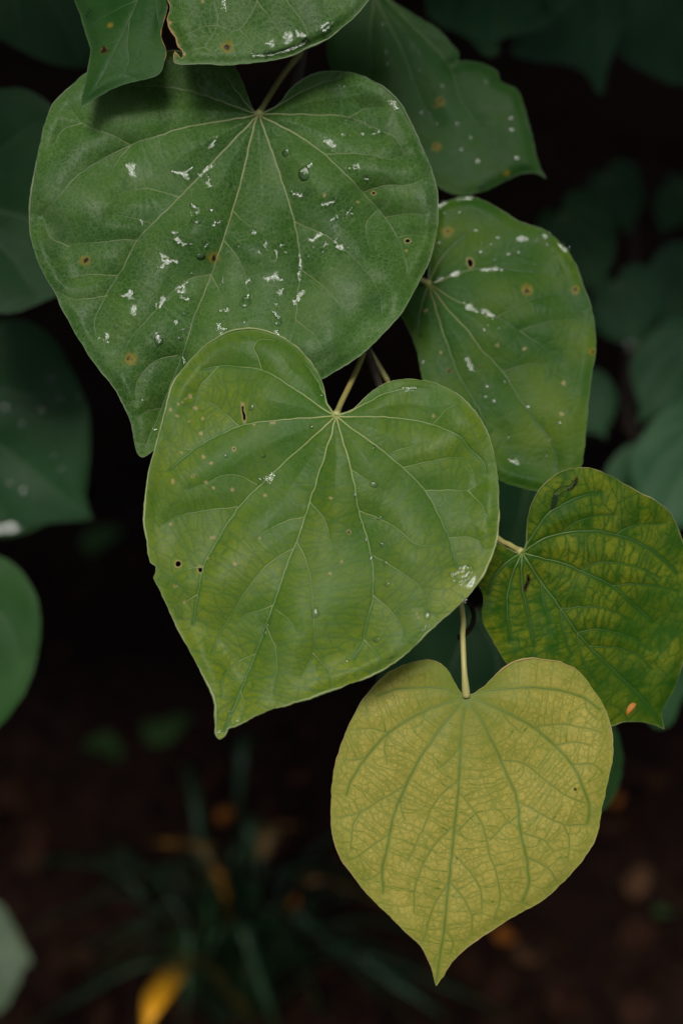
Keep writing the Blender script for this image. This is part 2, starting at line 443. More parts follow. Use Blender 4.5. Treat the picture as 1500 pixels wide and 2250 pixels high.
def tertiary(P, OUT, lines, cell, seed):
    """distance (mm) to the nearest cross vein: cells between the main veins, drawn out at right angles to them like rungs"""
    A = np.concatenate([l[:-1] for l in lines]); B = np.concatenate([l[1:] for l in lines])
    r = np.random.default_rng(seed + 77)
    lo, hi = OUT.min(0), OUT.max(0)
    nx = max(2, int((hi[0] - lo[0]) / cell)); ny = max(2, int((hi[1] - lo[1]) / cell))
    gx_, gy_ = np.meshgrid(np.arange(nx) + 0.5, np.arange(ny) + 0.5)
    S = lo + (np.stack([gx_.ravel(), gy_.ravel()], 1) + r.uniform(-.36, .36, (nx * ny, 2))) * (hi - lo) / [nx, ny]
    S = S[inside(S, OUT)]
    d, ix, nr = seg_dist(S, A, B)
    S = S[d > cell * 0.18]; nr = nr[d > cell * 0.18]; d = d[d > cell * 0.18]
    mir = 2 * nr[d < cell * 1.3] - S[d < cell * 1.3]      # mirror twins put a cell edge on every vein
    S = np.vstack([S, mir]).astype(np.float32)
    W = P + np.stack([waves(P, cell * 0.9, seed + 78), waves(P, cell * 0.9, seed + 79)], 1) * cell * 0.045
    d, ix, nr = seg_dist(W, A, B)
    Ts = B - A; sl_ = np.linalg.norm(Ts, axis=1); ang = 2 * np.arctan2(Ts[:, 1], Ts[:, 0])
    mid = ((A + B) / 2).astype(np.float32); W = W.astype(np.float32)
    a2 = np.empty(len(P))
    for q in range(0, len(P), 4000):
        dd = ((W[q:q + 4000, None] - mid[None]) ** 2).sum(2) + (cell * 0.2) ** 2
        wt = sl_[None] / dd ** 1.5
        a2[q:q + 4000] = 0.5 * np.arctan2((wt * np.sin(ang)).sum(1), (wt * np.cos(ang)).sum(1))
    T = np.stack([np.cos(a2), np.sin(a2)], 1).astype(np.float32)
    out = np.empty(len(P), np.float32)
    kt, kn = 1.42, 0.76
    for q in range(0, len(P), 2500):
        w_ = W[q:q + 2500]; t_ = T[q:q + 2500]
        dx = w_[:, :1] - S[None, :, 0]; dy = w_[:, 1:] - S[None, :, 1]
        a_ = (dx * t_[:, :1] + dy * t_[:, 1:]) * kt
        b_ = (-dx * t_[:, 1:] + dy * t_[:, :1]) * kn
        D = a_ * a_ + b_ * b_
        k = np.argpartition(D, 1, axis=1)[:, :2]
        rr = np.arange(len(w_))
        d0, d1 = D[rr, k[:, 0]], D[rr, k[:, 1]]
        dS = S[k[:, 0]] - S[k[:, 1]]
        u_ = (dS[:, 0] * t_[:, 0] + dS[:, 1] * t_[:, 1]) * kt; v_ = (-dS[:, 0] * t_[:, 1] + dS[:, 1] * t_[:, 0]) * kn
        out[q:q + 2500] = np.abs(d1 - d0) / (2 * np.sqrt(u_ * u_ + v_ * v_) + 1e-9)
    return np.minimum(out * 1000, 10)

def rungs(P, OUT, lines, cell, seed):
    """distance (mm) to cross veins traced one by one: each leaves a vein at a steady spacing and runs across until it meets another"""
    A = np.concatenate([l[:-1] for l in lines]); B = np.concatenate([l[1:] for l in lines])
    Ts = B - A; sl_ = np.linalg.norm(Ts, axis=1); ang = 2 * np.arctan2(Ts[:, 1], Ts[:, 0])
    c2, s2_ = np.cos(ang), np.sin(ang); mid = (A + B) / 2
    r = np.random.default_rng(seed + 177)
    def orient(p):
        w_ = sl_ / (((mid - p) ** 2).sum(1) + (cell * 0.15) ** 2) ** 1.5
        return 0.5 * math.atan2((w_ * s2_).sum(), (w_ * c2).sum())
    step = cell * 0.14
    pts = np.zeros((0, 2)); segA, segB = [], []
    bnd = np.vstack([mid, OUT])
    for li, l in enumerate(lines):
        sl = np.concatenate([[0], np.cumsum(np.linalg.norm(np.diff(l, axis=0), axis=1))])
        for side in (1, -1):
            s0 = cell * r.uniform(0.25, 0.9)
            while s0 < sl[-1] * 0.99:
                p = np.array([np.interp(s0, sl, l[:, 0]), np.interp(s0, sl, l[:, 1])])
                k = min(np.searchsorted(sl, s0), len(l) - 1); k = max(k, 1)
                t0 = l[k] - l[k - 1]; t0 = t0 / (np.linalg.norm(t0) + 1e-12)
                d = np.array([-t0[1], t0[0]]) * side + t0 * r.uniform(0.1, 0.45)
                d /= np.linalg.norm(d)
                path = [p]; wob = r.uniform(0, 6.28)
                p = p + d * step * 1.2; path.append(p)
                n_old = len(pts)
                for it in range(26):
                    a = orient(p) + math.pi / 2
                    v = np.array([math.cos(a), math.sin(a)])
                    if v @ d < 0: v = -v
                    d = d * 0.62 + v * 0.38 + np.array([-d[1], d[0]]) * 0.16 * math.sin(it * 0.9 + wob)
                    d /= np.linalg.norm(d)
                    p = p + d * step
                    path.append(p)
                    if it > 1:
                        if ((bnd - p) ** 2).sum(1).min() < (step * 0.75) ** 2: break
                        if n_old and ((pts[:n_old] - p) ** 2).sum(1).min() < (step * 0.8) ** 2: break
                pa_ = np.array(path)
                pts = np.vstack([pts, pa_[2:]])
                segA.append(pa_[:-1]); segB.append(pa_[1:])
                s0 += cell * r.uniform(0.72, 1.3)
    return np.minimum(seg_dist(P, np.concatenate(segA), np.concatenate(segB))[0] * 1000, 10)

def build_leaf(parent, out, base, tip, d, n, ref=None, v1=(), v2=(), mat='dark', grid=4.0, holes=(), spots=(), scars=(), quilt=1.0, roll=1.0, cup=0.0,
               fold=0.0, foldline=None, wav=0.6, yel=(0.0, 0.0, 0.0), rim=0.22, vr=(0.42, 0.13), v2r=(0.17, 0.07), petiole=None, pet_r=0.95, pet_mat='petiole',
               label=None, seed=1, bend=0.0, hole_rim=0.8, cell=32.0, hole_dark=0.0, yedge=0.0, torn=(), netmix=False):
    """One leaf. Outline, veins and marks are given where the photo shows them and laid on a curved surface round the plane with camera-side normal n
    at distance d; v1 main veins, v2 side veins; lengths of relief in millimetres."""
    L = Leaf()
    ref = ref or tuple(np.mean([base[:2], tip[:2]], axis=0))
    O = at(ref[0], ref[1], d)
    N = n[0] * RT + n[1] * UP - n[2] * fw
    N /= np.linalg.norm(N)
    def flat(px):
        r = ray(px)
        return CAM + r * (((O - CAM) @ N) / (r @ N))[:, None]
    Yv = (flat(base) - flat(tip))[0]
    Yv /= np.linalg.norm(Yv)
    Xv = np.cross(Yv, N)
    def uv(px):
        q = flat(px) - O
        return np.stack([q @ Xv, q @ Yv], 1)
    pxm = 0.72 / 2250 * d                      # metres per photo pixel here
    oc = catmull(out, True, 5.0)
    oc = oc + np.stack([waves(oc, 60, seed), waves(oc, 60, seed + 1)], 1) * 0.6 + np.stack([waves(oc, 22, seed + 2), waves(oc, 22, seed + 3)], 1) * 0.45
    OUT = uv(oc)
    HO = [uv(catmull(h, True, 3.0)) for h in holes]
    PV1 = [catmull(v, False, 6.0) for v in v1]
    PV2 = [catmull(v, False, 6.0) for v in v2]
    # slight wander, as veins have
    for q, s in [(p, seed + 10 + k) for k, p in enumerate(PV1)] + [(p, seed + 60 + k) for k, p in enumerate(PV2)]:
        q += np.stack([waves(q, 40, s), waves(q, 40, s + 500)], 1) * 0.8 * np.minimum(1, np.arange(len(q)) / 4)[:, None]
    U1 = [uv(v) for v in PV1]
    U2 = [uv(v) for v in PV2]
    def segs(lines):
        return np.concatenate([l[:-1] for l in lines]), np.concatenate([l[1:] for l in lines])
    ub = uv(base)[0]; ut = uv(tip)[0]
    LEN = np.linalg.norm(ub - ut)
    A, B = OUT, np.roll(OUT, -1, 0)
    for h in HO:
        A = np.vstack([A, h]); B = np.vstack([B, np.roll(h, -1, 0)])
    OA, OB = OUT, np.roll(OUT, -1, 0)
    S1 = segs(U1) if U1 else None
    S2 = segs(U2) if U2 else None
    FL = uv(catmull(foldline, False, 10)) if foldline else None
    def height(P):
        de = seg_dist(P, OA, OB)[0]
        h = waves(P, 0.05, seed + 3) * wav * 1e-3 * sm(de, 0, .01) + waves(P, 0.018, seed + 4) * wav * 0.10e-3
        dv1 = dv2 = np.full(len(P), 0.05)
        if S1:
            dv1 = seg_dist(P, *S1)[0]
            h += quilt * 1.25e-3 * (1 - np.exp(-(dv1 / 0.0065) ** 1.3))
        if S2:
            dv2 = seg_dist(P, *S2)[0]
            h += quilt * 0.42e-3 * (1 - np.exp(-(dv2 / 0.003) ** 1.4))
        rv = np.clip(0.65 + 0.6 * waves(P, 0.06, seed + 9), 0.1, 1.4)
        h -= roll * rv * 1.6e-3 * (1 - sm(de, 0, 0.005)) ** 1.8
        rr = ((P - (ub + ut) / 2) ** 2).sum(1) / LEN ** 2
        h += cup * rr * LEN
        h -= bend * np.clip((ub[1] - P[:, 1]) / LEN, 0, 1.4) ** 2 * LEN
        if fold:
            if FL is not None:
                df = seg_dist(P, FL[:-1], FL[1:])[0]
            else:
                df = np.abs(P[:, 0] - ub[0])
            fl, fr_ = fold if isinstance(fold, tuple) else (fold, fold)
            if FL is not None and fl != fr_:
                ii = seg_dist(P, FL[:-1], FL[1:])[1]
                side = (FL[ii + 1, 0] - FL[ii, 0]) * (P[:, 1] - FL[ii, 1]) - (FL[ii + 1, 1] - FL[ii, 1]) * (P[:, 0] - FL[ii, 0])
                fd = np.where(side > 0, fr_, fl)
            else:
                fd = fl
            h -= fd * (np.sqrt(df ** 2 + 0.002 ** 2) - 0.002)
        return h, de, dv1, dv2
    def lift(P, extra=0.0):
        """flat leaf coordinates -> leaf-local 3-D on the curved surface, kept on the same line of sight"""
        h = height(P)[0] + extra
        q = O + P[:, :1] * Xv + P[:, 1:] * Yv
        r = q - CAM
        k = ((O - CAM) @ N + h) / (r @ N)
        q = CAM + r * k[:, None] - O
        return np.stack([q @ Xv, q @ Yv, q @ N], 1)
    # mesh: hexagonal grid, its outer ring drawn onto the outline
    s = grid * pxm
    lo, hi = OUT.min(0) - 2 * s, OUT.max(0) + 2 * s
    nx = int((hi[0] - lo[0]) / s) + 2; ny = int((hi[1] - lo[1]) / (s * 0.866)) + 2
    ix, iy = np.meshgrid(np.arange(nx), np.arange(ny))
    G = np.stack([lo[0] + (ix + 0.5 * (iy % 2)) * s, lo[1] + iy * s * 0.866], -1).reshape(-1, 2)
    ins = inside(G, OUT)
    for h in HO: ins &= ~inside(G, h)
    a = (iy[:-1, :-1] * nx + ix[:-1, :-1]).ravel()
    odd = (iy[:-1, :-1] % 2).ravel() == 1
    T1 = np.where(odd[:, None], np.stack([a, a + 1, a + nx + 1], 1), np.stack([a, a + 1, a + nx], 1))
    T2 = np.where(odd[:, None], np.stack([a, a + nx + 1, a + nx], 1), np.stack([a + 1, a + nx + 1, a + nx], 1))
    T = np.vstack([T1, T2])
    T = T[ins[T].any(1)]
    used = np.unique(T)
    mv = used[~ins[used]]
    G[mv] = seg_dist(G[mv], A, B)[2]
    for cpt in [p[:2] for p in out if len(p) > 2]:
        c = uv(cpt)[0]
        k = mv[((G[mv] - c) ** 2).sum(1).argmin()]
        G[k] = c
    re = np.full(len(G), -1); re[used] = np.arange(len(used))
    T = re[T]; P = G[used]
    e1 = P[T[:, 1]] - P[T[:, 0]]; e2 = P[T[:, 2]] - P[T[:, 0]]
    ar = e1[:, 0] * e2[:, 1] - e1[:, 1] * e2[:, 0]
    T = T[np.abs(ar) > 1e-3 * s * s]
    h, de, dv1, dv2 = height(P)
    V = lift(P)
    me = mesh_np('leaf', V, T, M[mat])
    nv = len(me.vertices)
    attr(me, 'vd', np.minimum(np.minimum(dv1, dv2 * 1.5 + 0.0002), 0.02) * 1000)
    attr(me, 'ed', np.minimum(de, 0.02) * 1000)
    rb = np.linalg.norm(P - ub, axis=1)
    attr(me, 'yel', np.clip(yel[0] + yel[1] * rb / LEN + yel[2] * waves(P, 0.035, seed + 5) - yedge * (1 - sm(de, 0, 0.007)) - yedge * 1.6 * (1 - sm(rb, 0.004, 0.03)), 0, 1))
    te = tertiary(P, OUT, U1 + U2, cell * pxm, seed) if (grid >= 4 or netmix) else None
    if grid < 4:
        rg = rungs(P, OUT, U1 + U2, cell * pxm * (1.35 if netmix else 1.0), seed)
        te = rg if te is None else np.minimum(rg, te * 1.25)
    attr(me, 'te', te)
    halo = np.zeros(nv); core = np.zeros(nv); scar = np.zeros(nv)
    jit = waves(P, 0.0025, seed + 6)
    for (x, y, rh, rc) in spots:
        r = np.linalg.norm(P - uv((x, y))[0], axis=1) / pxm
        halo = np.maximum(halo, (1 - sm(r + jit * rh * .12, rh * 0.35, rh)) * 0.85)
        core = np.maximum(core, 1 - sm(r + jit * rc * .35, rc * 0.6, rc * 1.1))
    for (x, y, rh) in scars:
        r = np.linalg.norm(P - uv((x, y))[0], axis=1) / pxm
        scar = np.maximum(scar, (1 - sm(r + jit * rh * .3, rh * 0.4, rh)) * 0.9)
    for hh in HO:
        r = seg_dist(P, hh, np.roll(hh, -1, 0))[0] / pxm
        scar = np.maximum(scar, (1 - sm(r, 0.8, 3.4)) * hole_rim)
    for hh in HO:
        if hole_dark: core = np.maximum(core, (1 - sm(seg_dist(P, hh, np.roll(hh, -1, 0))[0] / pxm, 0.8, 4.0)) * hole_dark)
    attr(me, 'halo', halo); attr(me, 'core', core); attr(me, 'scar', scar)
    ob = link('leaf', me, parent)
    MW = Matrix(((Xv[0], Yv[0], N[0], O[0]), (Xv[1], Yv[1], N[1], O[1]), (Xv[2], Yv[2], N[2], O[2]), (0, 0, 0, 1)))
    pl = parent.location if parent is not None else Vector((0, 0, 0))
    ob.matrix_local = Matrix.Translation(-pl) @ MW
    if label: ob['label'] = label
    # rim
    rp = np.vstack([OUT, OUT[:1]])[::1]
    C = lift(rp)
    rr = rim * 1e-3 * np.clip(0.75 + 0.7 * waves(rp, 0.03, seed + 7) + 0.25 * waves(rp, 0.006, seed + 12), 0.15, 2.0)
    Vt, Ft = tube_np(C, rr, 5)
    rm = mesh_np('rim', Vt, Ft, RM[mat])
    tt = 0.5 + 0.5 * waves(rp, 0.05, seed + 8)
    tn_ = np.zeros(len(rp))
    for (x, y, q) in torn:
        tn_ = np.maximum(tn_, 1 - sm(np.linalg.norm(rp - uv((x, y))[0], axis=1) / pxm, q * 0.6, q))
    attr(rm, 'torn', np.concatenate([np.repeat(tn_, 5), [0, 0]]))
    attr(rm, 't', np.concatenate([np.repeat(tt, 5), [tt[0], tt[-1]]]))
    link('rim', rm, ob)
    # veins
    for lines, (r0, r1), t0, sides in ((U1, vr, 0.0, 6), (U2, v2r, 0.45, 5)):
        for u in lines:
            if len(u) < 3: continue
            k = np.linspace(0, 1, len(u))
            rad = (r0 * (1 - k) ** 0.8 + r1 * (1 - (1 - k) ** 0.8)) * 1e-3
            rad[-3:] *= np.array([0.8, 0.55, 0.25])
            C = lift(u)
            C[:, 2] -= rad * 0.25
            Vt, Ft = tube_np(C, rad, sides)
            vm = mesh_np('vein', Vt, Ft, VM[mat])
            tt = np.clip(t0 + (1 - t0) * k ** 0.6 * 1.1, 0, 1)
            attr(vm, 't', np.concatenate([np.repeat(tt, sides), [tt[0], tt[-1]]]))
            link('vein', vm, ob)
    L.U1 = U1; L.OUT = OUT; L.ub = ub
    L.ob = ob; L.uv = uv; L.lift = lift; L.pxm = pxm; L.MW = MW; L.N = N; L.O = O
    # petiole: list of world points from the leaf base to the stem
    if petiole is not None:
        inv = np.array(MW.inverted())
        W = [np.array(MW @ Vector(lift(uv(base))[0]))] + [np.asarray(p) for p in petiole]
        W = np.array(W)
        C = catmull3(W, 10)
        Cl = C @ inv[:3, :3].T + inv[:3, 3]
        k = np.linspace(0, 1, len(C))
        rad = pet_r * 1e-3 * (1 + 0.45 * np.exp(-((k - 0.03) / 0.07) ** 2) + 0.2 * sm(k, 0.75, 1))
        Vt, Ft = tube_np(Cl, rad, 10)
        pm = mesh_np('petiole', Vt, Ft, M[pet_mat])
        tt = np.clip(k * 2.2, 0, 1)
        attr(pm, 't', np.concatenate([np.repeat(tt, 10), [0, 1]]))
        link('petiole', pm, ob)
    return L

def catmull3(W, m=8):
    W = np.asarray(W, float)
    P = np.vstack([2 * W[0] - W[1], W, 2 * W[-1] - W[-2]])
    out = []
    t = np.linspace(0, 1, m, endpoint=False)[:, None]
    for i in range(1, len(P) - 2):
        p0, p1, p2, p3 = P[i - 1], P[i], P[i + 1], P[i + 2]
        out.append(0.5 * (2 * p1 + (p2 - p0) * t + (2 * p0 - 5 * p1 + 4 * p2 - p3) * t ** 2 + (3 * p1 - p0 - 3 * p2 + p3) * t ** 3))
    return np.vstack(out + [W[-1:]])

def plant(name, loc, label, cat, group=None):
    o = bpy.data.objects.new(name, None)
    COL.objects.link(o)
    o.location = loc
    o.empty_display_size = 0.02
    return tag(o, label, cat, group)

def stem_part(parent, pts, r0, r1, mat='stem', name='stem'):
    C = catmull3(pts, 10) - np.array(parent.location)
    k = np.linspace(0, 1, len(C))
    Vt, Ft = tube_np(C, r0 + (r1 - r0) * k, 10)
    me = mesh_np(name, Vt, Ft, M[mat])
    return link(name, me, parent)

# ---- the branch in focus
stem_px = [(705, -420, .085), (690, -120, .08), (665, 110, .078), (640, 300, .072), (720, 560, .062), (800, 755, .050), (838, 860, .047), (880, 960, .05)]
stem_pts = [at(x, y, D0 + q) for x, y, q in stem_px]
branch = plant('redbud_branch', stem_pts[0], 'hanging branch of large heart-shaped green leaves, sharp in focus, lowest leaf yellow', 'branch')
stem_part(branch, stem_pts, 0.0022, 0.0012)

L1 = build_leaf(branch,
    out=[(568, 252, 1), (555, 240), (545, 212), (532, 178), (518, 150), (495, 132), (440, 118), (360, 112), (280, 118), (225, 138), (187, 162), (150, 195), (117, 229), (102, 262), (92, 302), (80, 362), (70, 420), (66, 465), (67, 500), (73, 540), (86, 580), (103, 612), (120, 640), (143, 690),
         (172, 742), (204, 793), (251, 853), (279, 905), (292, 947), (298, 985), (304, 1000), (313, 1004), (328, 997), (345, 985), (420, 955), (520, 905), (620, 868), (708, 832), (750, 807), (797, 777), (842, 733), (885, 682), (917, 625), (943, 572), (955, 530), (960, 497), (962, 455), (960, 417),
         (950, 377), (930, 330), (907, 280), (883, 233), (860, 207), (833, 186), (800, 169), (767, 159), (733, 156), (707, 158), (680, 166), (657, 180), (634, 201), (620, 220), (600, 237), (583, 246)],
    base=(568, 252), tip=(311, 1003), d=D0 + .031, n=(0.0, 0.175, 1), ref=(510, 560), mat='dark', grid=3.2, cell=38,
    v1=[[(568, 252), (561, 268), (527, 409), (490, 530), (465, 603), (423, 709), (405, 770), (370, 860), (340, 935), (313, 998)],
        [(568, 252), (556, 264), (439, 387), (387, 442), (303, 528), (270, 590), (232, 653), (209, 704), (210, 735)],
        [(566, 250), (552, 255), (409, 280), (347, 299), (288, 319), (175, 383), (134, 427), (95, 474)],
        [(566, 250), (552, 247), (457, 212), (402, 197), (347, 189), (290, 190)],
        [(566, 249), (552, 240), (520, 200), (490, 160)],
        [(570, 254), (573, 264), (607, 360), (647, 487), (657, 545), (662, 593), (654, 645), (650, 704), (637, 749), (628, 800)],
        [(571, 253), (580, 259), (647, 293), (713, 340), (797, 423), (843, 477), (873, 523), (890, 573), (894, 612)],
        [(571, 251), (584, 251), (687, 252), (767, 258), (807, 275), (837, 288), (867, 303), (888, 334)],
        [(571, 250), (583, 246), (620, 227), (660, 203), (713, 180), (747, 173)]],
    v2=[[(303, 528), (260, 528), (215, 533), (153, 542), (131, 566)], [(395, 434), (350, 420), (314, 414), (262, 426)], [(288, 319), (240, 295), (182, 271), (156, 240)], [(332, 491), (295, 480), (250, 472)],
        [(465, 603), (419, 613), (386, 636), (330, 695), (283, 751), (269, 779)], [(493, 529), (521, 565), (537, 595), (542, 627), (548, 642)], [(513, 464), (531, 483), (556, 506)], [(465, 606), (486, 648), (499, 683), (510, 723)],
        [(648, 488), (705, 512), (745, 539), (807, 600), (832, 640), (840, 690)], [(662, 593), (697, 619), (729, 648), (747, 672)], [(650, 704), (687, 733), (708, 766), (714, 787)], [(713, 340), (750, 337), (807, 340), (860, 350), (890, 340)],
        [(797, 423), (847, 408), (903, 405), (930, 390)], [(827, 463), (805, 490), (803, 515), (811, 545)], [(845, 478), (890, 470), (937, 470)], [(873, 522), (900, 517), (927, 518)], [(237, 650), (162, 657), (125, 640)], [(258, 606), (205, 603), (150, 611)],
        [(391, 781), (345, 792), (318, 815), (302, 840), (298, 880)], [(353, 898), (325, 902), (308, 912)], [(288, 319), (262, 350), (240, 390)], [(153, 542), (110, 520), (98, 480)], [(182, 271), (140, 285), (118, 320)], [(457, 212), (440, 190), (430, 160)], [(767, 258), (800, 240), (840, 235)]],
    holes=[[(889, 527), (895, 525), (901, 529), (898, 533), (891, 532)], [(816, 423), (821, 421), (825, 425), (820, 428)]],
    spots=[(188, 573, 17, 6), (470, 566, 18, 6.5), (288, 789, 19, 6)], scars=[(892, 551, 4), (712, 430, 5), (785, 443, 4)],
    quilt=2.5, roll=1.2, wav=2.3, yel=(0.05, 0.25, 0.12), rim=0.22, vr=(0.32, 0.11), seed=11,
    petiole=[at(590, 214, D0 + .050), at(622, 165, D0 + .064), stem_pts[2]], pet_mat='petiole',
    label='largest leaf, dark green and splashed with white glinting water, pale veins')

L2 = build_leaf(branch,
    out=[(738, 913, 1), (729, 904), (718, 886), (711, 852), (702, 826), (678, 790), (645, 757), (609, 736), (570, 724), (540, 722), (510, 727), (480, 740), (450, 761), (420, 790), (396, 818), (378, 848), (364, 898), (353, 942), (339, 994), (328, 1035), (321, 1081), (318, 1120), (317, 1148), (322, 1172), (325, 1202), (332, 1236), (343, 1246), (342, 1258), (338, 1268),
         (354, 1300), (375, 1348), (399, 1396), (426, 1447), (447, 1486), (465, 1519), (473, 1549), (475, 1585), (475, 1612), (482, 1624), (492, 1618), (498, 1608), (500, 1600), (516, 1597), (534, 1588), (561, 1573), (600, 1558), (660, 1540), (705, 1525), (756, 1507), (812, 1486), (857, 1462), (896, 1433), (932, 1396), (980, 1354), (1022, 1315), (1050, 1279),
         (1072, 1240), (1088, 1195), (1094, 1150), (1095, 1106), (1094, 1060), (1084, 998), (1070, 951), (1051, 916), (1023, 882), (988, 857), (951, 841), (916, 834), (882, 834), (854, 840), (825, 854), (804, 872), (788, 888), (772, 901), (757, 909)],
    base=(738, 914), tip=(482, 1622), d=D0 + .006, n=(0.0, 0.16, 1), ref=(700, 1160), mat='mid', grid=3.2, cell=33, netmix=True,
    v1=[[(738, 914), (735, 928), (691, 1070), (651, 1192), (638, 1222), (600, 1330), (561, 1438), (528, 1522), (492, 1605)],
        [(736, 914), (727, 924), (660, 985), (600, 1039), (570, 1069), (525, 1114), (474, 1195), (448, 1243), (435, 1306), (424, 1372)],
        [(736, 913), (726, 915), (615, 923), (525, 937), (426, 988), (372, 1033)],
        [(735, 911), (722, 906), (684, 880), (630, 844), (576, 814), (522, 806), (480, 805), (444, 811)],
        [(735, 911), (722, 893), (709, 862), (693, 829), (669, 799)],
        [(740, 915), (742, 928), (771, 1032), (788, 1120), (814, 1217), (819, 1307), (799, 1396), (799, 1408), (776, 1447)],
        [(741, 915), (750, 924), (825, 979), (882, 1026), (934, 1079), (966, 1139), (988, 1189), (1002, 1245)],
        [(742, 914), (753, 916), (838, 916), (898, 922), (948, 933), (1010, 960), (1032, 988), (1060, 1013), (1068, 1040)],
        [(742, 913), (755, 910), (800, 888), (851, 863), (901, 854), (940, 856)]],
    v2=[[(644, 1205), (600, 1231), (555, 1279), (510, 1348), (477, 1405), (463, 1437)], [(668, 1136), (615, 1150), (579, 1171), (564, 1186)], [(561, 1437), (522, 1456), (492, 1489), (487, 1530)], [(652, 1190), (672, 1231), (684, 1285), (687, 1330), (690, 1375), (687, 1435), (663, 1483)], [(687, 1435), (705, 1455), (722, 1473), (725, 1500)],
        [(680, 1103), (713, 1142), (728, 1195), (740, 1215)], [(585, 1375), (606, 1426), (608, 1465), (600, 1525)], [(529, 1520), (537, 1549), (531, 1576)], [(566, 1066), (525, 1045), (492, 1045), (450, 1063), (415, 1074)], [(525, 1114), (468, 1120), (390, 1135), (350, 1158)], [(447, 1246), (405, 1253), (381, 1267), (368, 1284)],
        [(525, 936), (492, 907), (462, 884), (424, 872)], [(575, 814), (567, 784), (558, 764), (570, 748), (612, 748)], [(771, 1032), (800, 1051), (844, 1079)], [(790, 1123), (838, 1142), (882, 1170), (913, 1195), (932, 1200), (985, 1187)], [(816, 1219), (857, 1242), (902, 1273), (938, 1307), (938, 1345)], [(819, 1308), (851, 1335), (882, 1380), (883, 1412)],
        [(884, 1028), (948, 1013), (1013, 1007), (1035, 1030), (1045, 1060)], [(934, 1078), (980, 1077), (1026, 1077), (1063, 1057)], [(1026, 1077), (1060, 1113), (1075, 1150)], [(986, 1183), (1020, 1180), (1048, 1186), (1060, 1207)], [(863, 994), (885, 985), (912, 978)], [(951, 932), (988, 894), (1005, 890)], [(799, 1405), (829, 1441), (835, 1470)], [(600, 1330), (570, 1342), (530, 1352)],
        [(435, 1306), (400, 1330), (390, 1360)], [(607, 1340), (635, 1362), (650, 1385)], [(426, 988), (395, 985), (366, 965)], [(480, 805), (440, 850), (425, 900)]],
    holes=[[(531.5, 885), (535.5, 888), (535.5, 903), (539, 910), (539, 926), (536.5, 929), (534, 915), (531.5, 902)], [(386, 1239), (389, 1233), (396, 1234), (398, 1240), (393, 1245), (387, 1244)], [(436, 1246), (441, 1244), (445, 1252), (442, 1259), (437, 1256)], [(511, 986), (514, 983), (517, 987), (514, 991)]],
    scars=[(429, 896, 6), (390, 913, 5), (447, 919, 5), (441, 952, 5), (399, 995, 4), (447, 1004, 5), (463, 1018, 4), (424, 1046, 5), (379, 1057, 6), (469, 1073, 4.5), (511, 1076, 5), (451, 1061, 5), (468, 1181, 6), (583, 1090, 4.5), (727, 1095, 4.5), (600, 929, 7), (375, 1151, 5), (415, 926, 4), (516, 1239, 5), (387, 1288, 5), (405, 1323, 4),
           (457, 1227, 5), (766, 1170, 6), (750, 1234, 5), (724, 1260, 5), (824, 1271, 4), (951, 914, 4), (418, 870, 5), (410, 876, 5), (400, 884, 5), (392, 888, 4), (376, 900, 5), (558, 933, 4), (915, 1350, 4), (918, 1357, 4), (570, 1183, 4)],
    spots=[(766, 1170, 3, 2.2), (424, 1046, 2, 2), (387, 1288, 2, 2), (468, 1181, 2, 2.4)],
    quilt=1.4, roll=1.2, wav=1.9, fold=(0.10, -0.05), yel=(0.10, 0.72, 0.20), rim=0.27, vr=(0.27, 0.10), seed=31,
    foldline=[(738, 914), (691, 1070), (651, 1192), (600, 1330), (561, 1438), (492, 1605)],
    petiole=[at(748, 888, D0 + .020), at(772, 838, D0 + .032), at(796, 782, D0 + .045), stem_pts[5]], pet_mat='petiole',
    label='middle leaf, yellow-green with small brown-edged holes, overlapping the largest leaf')

